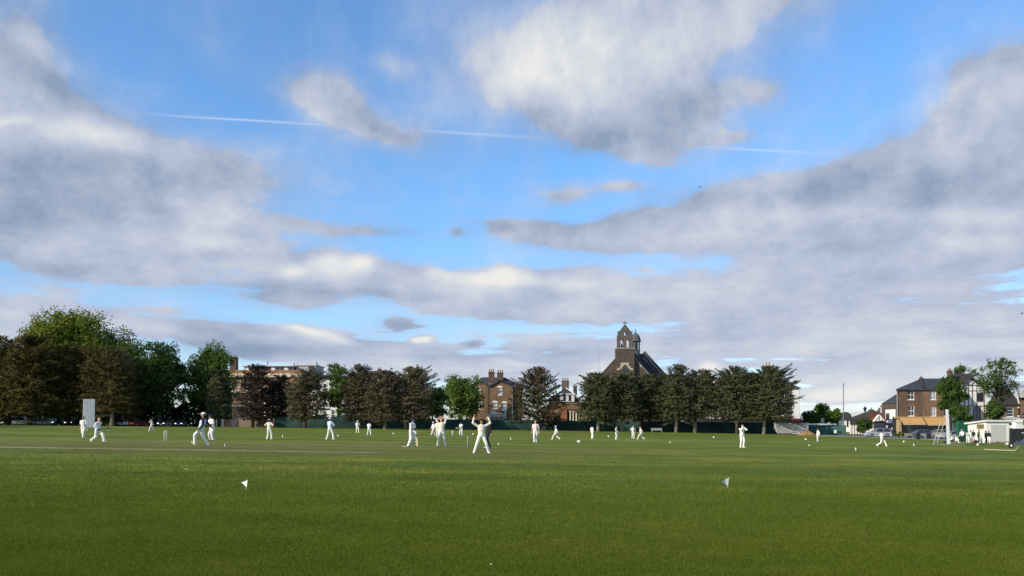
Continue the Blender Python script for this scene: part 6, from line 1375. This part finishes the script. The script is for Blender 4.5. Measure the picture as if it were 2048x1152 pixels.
def pennant(px, feet, h, label, m, flip, tilt, yaw):
    x_, d = ground_at(px, feet); s_ = d/F; r_ = thing('pennant', label, 'flag', (x_, d, gz(x_, d)), None, 0)
    H = h*s_; r_.rotation_euler = (0, rad(tilt), rad(yaw))
    c = MB(); c.tube([(0,0,-.05), (0,0,H)], .0065, 8); obj('stick', c, mat('stick_white', (.72,.70,.62), .7, var=.04), r_, world=False, smooth=True)
    c = MB(); n = 6; top, bot, apex = H*.93, H*.22, (-H*.86, H*.52)
    rows = []
    for i in range(n+1):
        t = i/n; xx = -.006+(apex[0]+.006)*t; zt_ = top+(apex[1]-top)*t; zb_ = bot+(apex[1]-bot)*t; yy = .012*math.sin(t*4.2); rows.append([(xx, yy-.0012, zb_), (xx, yy-.0012, zt_+.0001), (xx, yy+.0012, zt_+.0001), (xx, yy+.0012, zb_)])
    c.rings(rows); obj('cloth', c, m, r_, world=False)
pennant(492.5, 982, 21, 'bright white triangular pennant stuck in the near grass on the left', mat('pennant_white', (.80,.80,.79), .8, var=.03), 1, 11, -38)
pennant(1455.2, 976.5, 20.5, 'shaded greyish triangular pennant stuck in the near grass on the right', mat('pennant_shaded', (.62,.63,.62), .8, var=.06), 1, 6, 24)  # shade on this flag's face is put into its greyer cloth colour
MK = mat('marker_white', (.76,.75,.66), .7, var=.04)
def ball(px, py, sz, label, cat='boundary marker', name='boundary_marker', m=MK, d=None):
    x_, d = ground_at(px, py+sz/2) if d is None else (X(px, d), d); r_ = sz*d/F/2; z0 = gz(x_, d)
    c = MB(); c.rings([[(rr*r_*math.cos(2*math.pi*k_/14), rr*r_*math.sin(2*math.pi*k_/14), zz*r_) for k_ in range(14)] for rr, zz in ((1.15,-.2),(1.2,.15),(1.05,.7),(.7,1.25),(.3,1.6),(.22,1.62))])
    o = obj(name, c, m, None, smooth=True); o.location = (x_, d, z0); tag(o, label, cat, 'white boundary markers'); return o
def post_marker(px, feet, h, label):
    x_, d = ground_at(px, feet); H = h*d/F; c = MB(); c.tube([(0,0,-.05), (0,0,H*.85), (0,0,H)], [H*.16, H*.15, H*.06], 10); o = obj('marker_post', c, MK); o.location = (x_, d, gz(x_, d)); tag(o, label, 'marker post', 'short white marker posts'); return o
for a in ((174.5, 859.5, 2.6, 'white marker at the right foot of the white sight screen'), (216.5, 860, 1.8, 'tiny white marker right of the striding bald person'), (787, 866.5, 3, 'white marker on the grass left of the batting person, near the fence'),
          (676, 870.5, 3, 'white marker just right of the person in pale blue jumper'), (946, 867.5, 3, 'white marker left above the person with raised arms'), (997, 887.5, 3, 'white marker right of the umpire in black'), (1217, 872, 3, 'white marker left of the person in black waistcoat'),
          (1427.5, 874, 3.2, 'white marker left of the person with hands at the face'), (1611.5, 877.5, 3.4, 'white marker in front of the earth heap'), (1618.5, 890, 2.6, 'white marker nearer than the one before the earth heap'), (1340.5, 884, 2.6, 'white marker on the grass below the bench'),
          (1807.5, 882.5, 3.2, 'white marker right of the person striding before the silver car'), (391, 854, 3.2, 'white ball beside the dark hand of the kicking person'), (1955.5, 888.5, 4, 'white marker at the feet of the person in lime hood'), (2014.5, 886.5, 5, 'wide white cone at the right foot of the pavilion'), (982, 1131, 4, 'tiny white daisy like speck in the near grass')):
    if a[0] == 391:
        continue
    ball(*a)
for a in ((565.5, 875, 5, 'greenish short post right of the person with hands on hips'), (1021.5, 879.5, 5, 'small white peg between the umpire and the strolling person'), (449.5, 893, 5, 'short pale cup shaped post right of the pad wearing person in helmet'), (1711.5, 901, 6, 'short white post alone on the grass below the silver car'), (1827.5, 892, 5, 'short white post below the low bench')): post_marker(*a)
# wedge shaped marker
x_, d = ground_at(1157, 884.5); s_ = d/F; c = MB(); c.prism([(-3*s_, 0), (2.6*s_, 0), (2.6*s_, 4.6*s_), (-3.2*s_, 3.2*s_)], -.1, .1); o = obj('wedge_marker', c, MK); o.location = (x_, d, gz(x_, d)); tag(o, 'white wedge shaped marker right of the lone walking person', 'boundary marker')
x_, d = ground_at(372, 941.5); c = MB(); c.add([(-.045,-.03,.03),(0,-.035,.055),(.05,-.03,.035),(.05,.03,.03),(0,.03,.05),(-.045,.03,.025),(-.045,-.03,.026),(0,-.035,.051),(.05,-.03,.031),(.05,.03,.026),(0,.03,.046),(-.045,.03,.021)], [(0,1,4,5),(1,2,3,4),(11,10,7,6),(10,9,8,7),(0,6,7,1),(1,7,8,2),(2,8,9,3),(3,9,10,4),(4,10,11,5),(5,11,6,0)])
o = obj('paper_scrap', c, MK); o.location = (x_, d, gz(x_, d)); tag(o, 'crumpled cream scrap lying on the near grass', 'litter')
x_, d = ground_at(810, 894.2); c = MB(); s_ = d/F; c.box(-5.5*s_, 4*s_, -.06, .06, .035, .05); o = obj('crease_line', c, ST); o.location = (x_, d, gz(x_, d)); tag(o, kind='structure')
# hose and machine at the right edge
x0_, d0 = ground_at(1968, 900); x1_, d1 = ground_at(2030, 902.5); x2_, d2 = ground_at(2046, 893)
c = MB(); pts = [(x0_+(x1_-x0_)*t, d0+(d1-d0)*t+.08*math.sin(t*9), 0) for t in [i/10 for i in range(11)]]+[((x1_+x2_)/2, (d1+d2)/2, 0), (x2_, d2, 0)]
pts = [(a, b_, gz(a, b_)+.05+(.25 if i > 10 else 0)*(i-10)) for i, (a, b_, _) in enumerate(pts)]; c.tube(pts, .032, 6)
single('rope', c, mat('rope_yellow', (.50,.50,.30), .8), 'straight pale yellow boundary rope on the grass at the right edge', 'rope', pts[0], smooth=True)
d = 72; zg = gz(X(2040, d), d); r_ = thing('roller', 'dark machine with a low body and small wheel at the right edge of the photo', 'roller', (X(2044, d), d, zg))
c = MB(); q = R(2037, 897, 2075, 906, d); c.prism([(q[0], zg+.35), (q[1], zg+.3), (q[1], zg+1.0), (q[0]+.9, zg+.95), (q[0]+.3, zg+.55)], d-.6, d+.6); obj('body', c, mat('machine_blue', (.05,.065,.085), .5), r_, bevel=.03)
c = MB(); c.disc_x((q[0]+.5, d-.62, zg+.25), .26, .14); obj('wheel', c, mat('tyre', (.02,.02,.02), .8), r_)
c = MB(); c.disc_x((q[1]-.4, d, zg+.42), .42, 1.3); obj('drum', c, mat('drum_grey', (.2,.2,.2), .5, .6), r_)
c = MB(); x_ = X(2022, d); c.disc_x((x_, d, zg+.27), .24, .12); rim = obj('front_wheel', c, mat('tyre', (.02,.02,.02), .8), r_); c = MB(); c.disc_x((x_, d-.02, zg+.27), .10, .14); obj('hub', c, WFRAME, rim)
c = MB(); c.tube([(x_, d, zg+.27), (X(2030,d), d, zg+.5), (q[0]+.4, d, zg+.5)], .035, 6); c.tube([(X(2030,d), d, zg+.5), (X(2036,d), d, zg+.75)], .03, 6); obj('tow_bar', c, mat('frame_grey', (.13,.14,.14), .7), r_)
# practice net cage
d = 106; zg = gz(X(2035, d), d); r_ = thing('net_cage', 'dark netted practice cage with a slanted pale front pole', 'cage', (X(2030, d), d, zg))
c = MB(); c.tube([(X(2028.5,d), d-10, Z(894,d-10)), (X(2032.5,d), d, Z(846,d))], .05, 6); obj('pole', c, mat('pole_pale', (.42,.42,.40), .6), r_)
c = MB(); c.tube([(X(2032.5,d), d, Z(846,d)), (X(2080,d), d, Z(846,d))], .05, 6); obj('crossbar', c, mat('frame_grey', (.13,.14,.14), .7), r_)
c = MB(); c.tube([(X(2043.5,d), d-1, zg), (X(2043.5,d), d-1, Z(866,d))], .06, 6); c.tube([(X(2043.5,d), d-1, Z(866,d)), (X(2034,d), d-1, Z(865.5,d))], .05, 6); obj('inner_frame', c, SS, r_)
c = MB(); q = R(2025, 857, 2090, 888, d); c.box(q[0], q[1], d+.5, d+.55, zg, q[3]); obj('net', c, mat('net_black', (.022,.024,.026), .9, var=.4, scale=4), r_)
d = 130; c = MB(); q = R(2030.5, 838.5, 2046, 856, d); zg = gz(q[0], d)
c.box(q[0], q[1], d, d+.9, zg+.4, q[3]); cb = single('white_cabin', c, mat('cabin_white', (.72,.71,.66), .8, var=.06), 'white boxy cabin behind the net cage at the right edge', 'cabin', (q[0], d, zg), bevel=.04)
c = MB(); c.box(q[0]-.02, q[1]+.02, d-.03, d-.004, Z(845.4,d), Z(844.4,d)); obj('trim', c, GREYP, cb)
c = MB(); c.box(q[0]+.3, q[0]+.6, d+.2, d+.7, zg-.05, zg+.398); c.box(q[1]-.6, q[1]-.3, d+.2, d+.7, zg-.05, zg+.398); obj('foot', c, DFRAME, cb)
# things beside the screen: bags and chairs
def bag(px, d, w, h, m, label):
    x_ = X(px, d); c = MB(); c.ellipsoid((0,0,h*.48), (w/2, .2, h*.5), 14, 8); o = obj('kit_bag', c, m, None, smooth=True); o.location = (x_, d, gz(x_, d)); tag(o, label, 'bag', 'kit bags by the pavilion')
    c = MB(); c.tube([(-w*.25, -.1, h*.85), (-w*.1, -.12, h*1.15), (w*.1, -.12, h*1.15), (w*.25, -.1, h*.85)], .02, 6); obj('strap', c, CLOTH['black'], o, world=False)
bag(1890.8, 98, .42, .34, CLOTH['black'], 'small black bag at the foot of the tall white screen')
bag(1950.5, 110, .95, .42, mat('bag_red', (.32,.10,.09), .8, var=.2), 'dull red kit bag on the ground before the pavilion wall')
bag(1912, 110, .8, .4, mat('bag_grey', (.30,.33,.34), .8), 'grey kit bag between the crouching and bending persons')

# ------------------------------------------------------------------ cars
GL_ = mat('car_glass', (.02,.022,.026), .06, var=.05, spec=.6); TYRE = mat('tyre', (.02,.02,.02), .8); RIM = mat('rim', (.35,.36,.37), .35, .7)
LAMP = mat('headlamp_lit', (.95,.95,.90), .3, var=.02, emit=2.2); TAIL = mat('tail_lamp', (.35,.02,.02), .3); LAMPOFF = mat('headlamp', (.55,.57,.58), .2, var=.05)
def paint(name, c, metal=.2): return mat(name, c, .28, metal, var=.03, spec=.5)
def car(px, d, yaw, kind, pm, label, lit=False, group='cars parked beyond the field', z=None):
    """length along local +x (front), wheels on the ground; yaw turns it"""
    x_ = X(px, d); r_ = thing('parked_car', label, 'car', (x_, d, gz(x_, d)+.03 if z is None else z), group, rad(yaw))
    L_, W_, H_ = {'hatch': (4.1, 1.74, 1.47), 'estate': (4.5, 1.78, 1.50), 'suv': (4.55, 1.85, 1.66), 'van': (4.9, 1.9, 1.95)}[kind]
    h = L_/2; wb = .86 if kind != 'suv' else .98
    low = [(-h+.02,.32),(-h,.62),(-h+.06,wb),(-h+.5,wb+.06),(h*.42,wb+.05),(h*.50,wb),(h-.35,wb-.13),(h-.04,wb-.26),(h,.55),(h-.04,.30),(h*.5,.24),(-h*.6,.24)]
    if kind == 'van': low = [(-h,.35),(-h,1.0),(-h+.05,1.1),(h*.50,1.1),(h*.62,1.02),(h-.1,.90),(h,.6),(h-.03,.32),(h*.5,.26),(-h*.6,.26)]
    c = MB(); n = len(low)
    rings = [[(p[0]*k_, y_, p[1]+(0 if p[1] > .5 else dz_)) for p in low] for y_, k_, dz_ in ((-W_/2+.05,.985,.04), (-W_/2,1,0), (W_/2,1,0), (W_/2-.05,.985,.04))]
    rings = [[(x0, -y0, z0) for (x0, y0, z0) in rr] for rr in rings]
    c.rings(rings); 
    cab = {'hatch': (-h+.10, h*.42, -h+.42, h*.02), 'estate': (-h+.08, h*.42, -h+.50, h*.05), 'suv': (-h+.08, h*.42, -h+.36, h*.08), 'van': (-h+.03, h*.58, -h+.12, h*.30)}[kind]
    bz = low[3][1]-.02 if kind != 'van' else 1.09; wt = W_/2*.76; wbb = W_/2*.94
    # roof and pillars in body colour
    c.add([(cab[2]-.03, -wt, H_-.06), (cab[3]+.05, -wt, H_-.07), (cab[3]+.05, wt, H_-.07), (cab[2]-.03, wt, H_-.06), (cab[2]+.1, -wt*.9, H_), (cab[3]-.15, -wt*.9, H_), (cab[3]-.15, wt*.9, H_), (cab[2]+.1, wt*.9, H_)], [(3,2,1,0),(4,5,6,7),(0,1,5,4),(1,2,6,5),(2,3,7,6),(3,0,4,7)])
    for sy in (-1, 1):
        for (xb, xt) in ((cab[0], cab[2]), (cab[1], cab[3]), ((cab[0]+cab[1])/2-.1, (cab[2]+cab[3])/2)): c.tube([(xb, sy*wbb, bz), (xt, sy*wt, H_-.06)], .045, 5)
    obj('body', c, pm, r_, world=False, bevel=.03)
    g = MB(); e_ = .02
    g.add([(cab[0]+e_, -wbb+e_, bz), (cab[1]-e_, -wbb+e_, bz), (cab[1]-e_, wbb-e_, bz), (cab[0]+e_, wbb-e_, bz), (cab[2]+e_, -wt+e_, H_-.065), (cab[3]-e_, -wt+e_, H_-.065), (cab[3]-e_, wt-e_, H_-.065), (cab[2]+e_, wt-e_, H_-.065)], [(3,2,1,0),(4,5,6,7),(0,1,5,4),(1,2,6,5),(2,3,7,6),(3,0,4,7)]); obj('window', g, GL_, r_, world=False)
    for sx_ in (-1, 1):
        for sy in (-1, 1):
            xx = sx_*h*.62; rr = .33 if kind != 'suv' else .36
            t = MB(); t.disc_x((xx, sy*(W_/2-.10), rr), rr, .22, 18); w_ = obj('wheel', t, TYRE, r_, world=False); t = MB(); t.disc_x((xx, sy*(W_/2-.10), rr), rr*.66, .245, 14); obj('rim', t, RIM, w_, world=False)
    zl = .66 if kind != 'van' else .78
    for sy in (-1, 1):
        t = MB(); t.ellipsoid((h-.14, sy*W_*.36, zl), (.16,.19,.10), 10, 6); obj('headlight', t, LAMP if lit else LAMPOFF, r_, world=False, smooth=True)
        t = MB(); t.box(-h-.012, -h+.05, sy*W_*.36-.14, sy*W_*.36+.14, .72, .92); obj('tail_light', t, TAIL, r_, world=False)
        t = MB(); t.ellipsoid((cab[1]-.28, sy*(W_/2+.06), bz+.10), (.09,.11,.08), 8, 6); obj('mirror', t, pm, r_, world=False, smooth=True)
    t = MB(); t.box(h-.005, h+.012, -.26, .26, .40, .51); t.box(-h-.014, -h+.004, -.26, .26, .50, .61); obj('number_plate', t, STUCCO, r_, world=False)
    return r_
SIL = paint('paint_silver', (.46,.47,.48), .4); GRB = paint('paint_grey_blue', (.16,.19,.22), .4); BLK = paint('paint_black', (.02,.021,.025)); RED = paint('paint_red', (.26,.02,.025)); WHT = paint('paint_white', (.66,.66,.65), 0); DKB = paint('paint_dark_blue', (.03,.04,.07))
car(1755, 147, 178, 'suv', SIL, 'silver car parked sideways behind the striding person with dark head')
car(1837, 150, 176, 'estate', GRB, 'grey blue car parked under the left orange awning')
car(1875, 154, 172, 'suv', paint('paint_champagne', (.40,.38,.33), .3), 'pale champagne car parked under the right orange awning')
car(1903, 140, 182, 'estate', SIL, 'silver car half hidden behind the tall white sight screen')
car(1787, 172, 178, 'hatch', BLK, 'black car in front of the dark blue shop front')
LG = 'cars in the shade under the left trees'
car(86, 172, 8, 'hatch', WHT, 'white car in the shade behind the dark clothed person', group=LG)
car(145, 170, -88, 'hatch', BLK, 'black car facing the field with two bright headlamps, left of the sight screen', True, group=LG)
car(108, 174, -86, 'hatch', DKB, 'dark blue car facing the field between the white car and the black one', True, group=LG)
car(277, 168, 70, 'hatch', RED, 'red car parked among the tree trunks', group=LG)
car(254, 172, 75, 'hatch', SIL, 'dim silver car left of the red car', group=LG)
car(240, 176, 80, 'hatch', BLK, 'black car behind the pale trunks', group=LG)
car(330, 169, -92, 'hatch', BLK, 'black car with bright headlamps behind the left white stumps', True, group=LG)
car(361, 173, -80, 'hatch', DKB, 'dark blue car with one headlamp showing, left of the kicking person', True, group=LG)
car(42, 171, 5, 'van', paint('paint_grey', (.22,.23,.23)), 'grey van in deep shade near the left edge', group=LG)
car(957, 184, 180, 'van', paint('paint_pale_grey', (.38,.40,.42)), 'pale grey van behind the fence above the raised arms')
car(1176, 186, 176, 'hatch', RED, 'red car behind the fence before the cloister columns')
# ------------------------------------------------------------------ sky: jet, birds
def jet():
    d = 6200; x_, z_ = X(1700, d), Z(595, d); r_ = thing('passenger_jet', 'tiny white passenger jet low in the sky right of the church', 'aeroplane', (x_, d, z_)); r_.rotation_euler = (0, rad(-9), rad(0)); W_ = mat('jet_white', (.8,.8,.8), .4, var=.02)
    c = MB(); c.tube([(-18,0,0), (-16.5,0,0), (-12,0,0), (12,0,0), (15.5,0,.2), (18,0,.8)], [.4, 1.5, 2.0, 2.0, 1.1, .3], 12); obj('fuselage', c, W_, r_, world=False, smooth=True)
    for sy in (-1, 1):
        c = MB(); c.add([(-4,0,-.8), (3,0,-.8), (8,sy*17,.8), (5.5,sy*17,.8), (-4,0,-.4), (3,0,-.4), (8,sy*17,1.0), (5.5,sy*17,1.0)], [(0,1,2,3),(7,6,5,4),(0,4,5,1),(1,5,6,2),(2,6,7,3),(3,7,4,0)]); obj('wing', c, W_, r_, world=False)
        c = MB(); c.tube([(-3,sy*5.5,-1.8), (1,sy*5.5,-1.7)], 1.0, 10); obj('engine', c, W_, r_, world=False)
        c = MB(); c.add([(13,0,.8), (16,0,.8), (18,sy*6,1.2), (16.5,sy*6,1.2), (13,0,1.0), (16,0,1.0), (18,sy*6,1.3), (16.5,sy*6,1.3)], [(0,1,2,3),(7,6,5,4),(0,4,5,1),(1,5,6,2),(2,6,7,3),(3,7,4,0)]); obj('tailplane', c, W_, r_, world=False)
    c = MB(); c.prism([(11.5,1.4), (16.5,1.0), (18.5,7), (16,7)], -.2, .2); obj('tail_fin', c, W_, r_, world=False)
jet()
def bird(px, py, d, span, label, bank):
    x_, z_ = X(px, d), Z(py, d); c = MB(); c.tube([(-.2,0,0), (-.08,0,0), (.15,0,0), (.3,0,.02)], [.02,.06,.05,.01], 8)
    for sy in (-1, 1): c.add([(-.08,0,.02), (.1,0,.02), (.12,sy*span*.28,.14), (-.06,sy*span*.28,.14), (.2,sy*span*.5,.06)], [(0,1,2,3),(3,2,4)]); c.f += []
    o = obj('bird', c, mat('bird_dark', (.03,.03,.035), .8)); o.location = (x_, d, z_); o.rotation_euler = (rad(bank), 0, rad(25)); tag(o, label, 'bird'); 
bird(783, 738, 110, .9, 'small dark bird flying above the greyish conifer', 20); bird(2044, 627, 120, .8, 'small dark bird at the right edge of the sky', -25); bird(1399, 374, 150, .6, 'tiny dark speck of a bird high in the sky', 10)
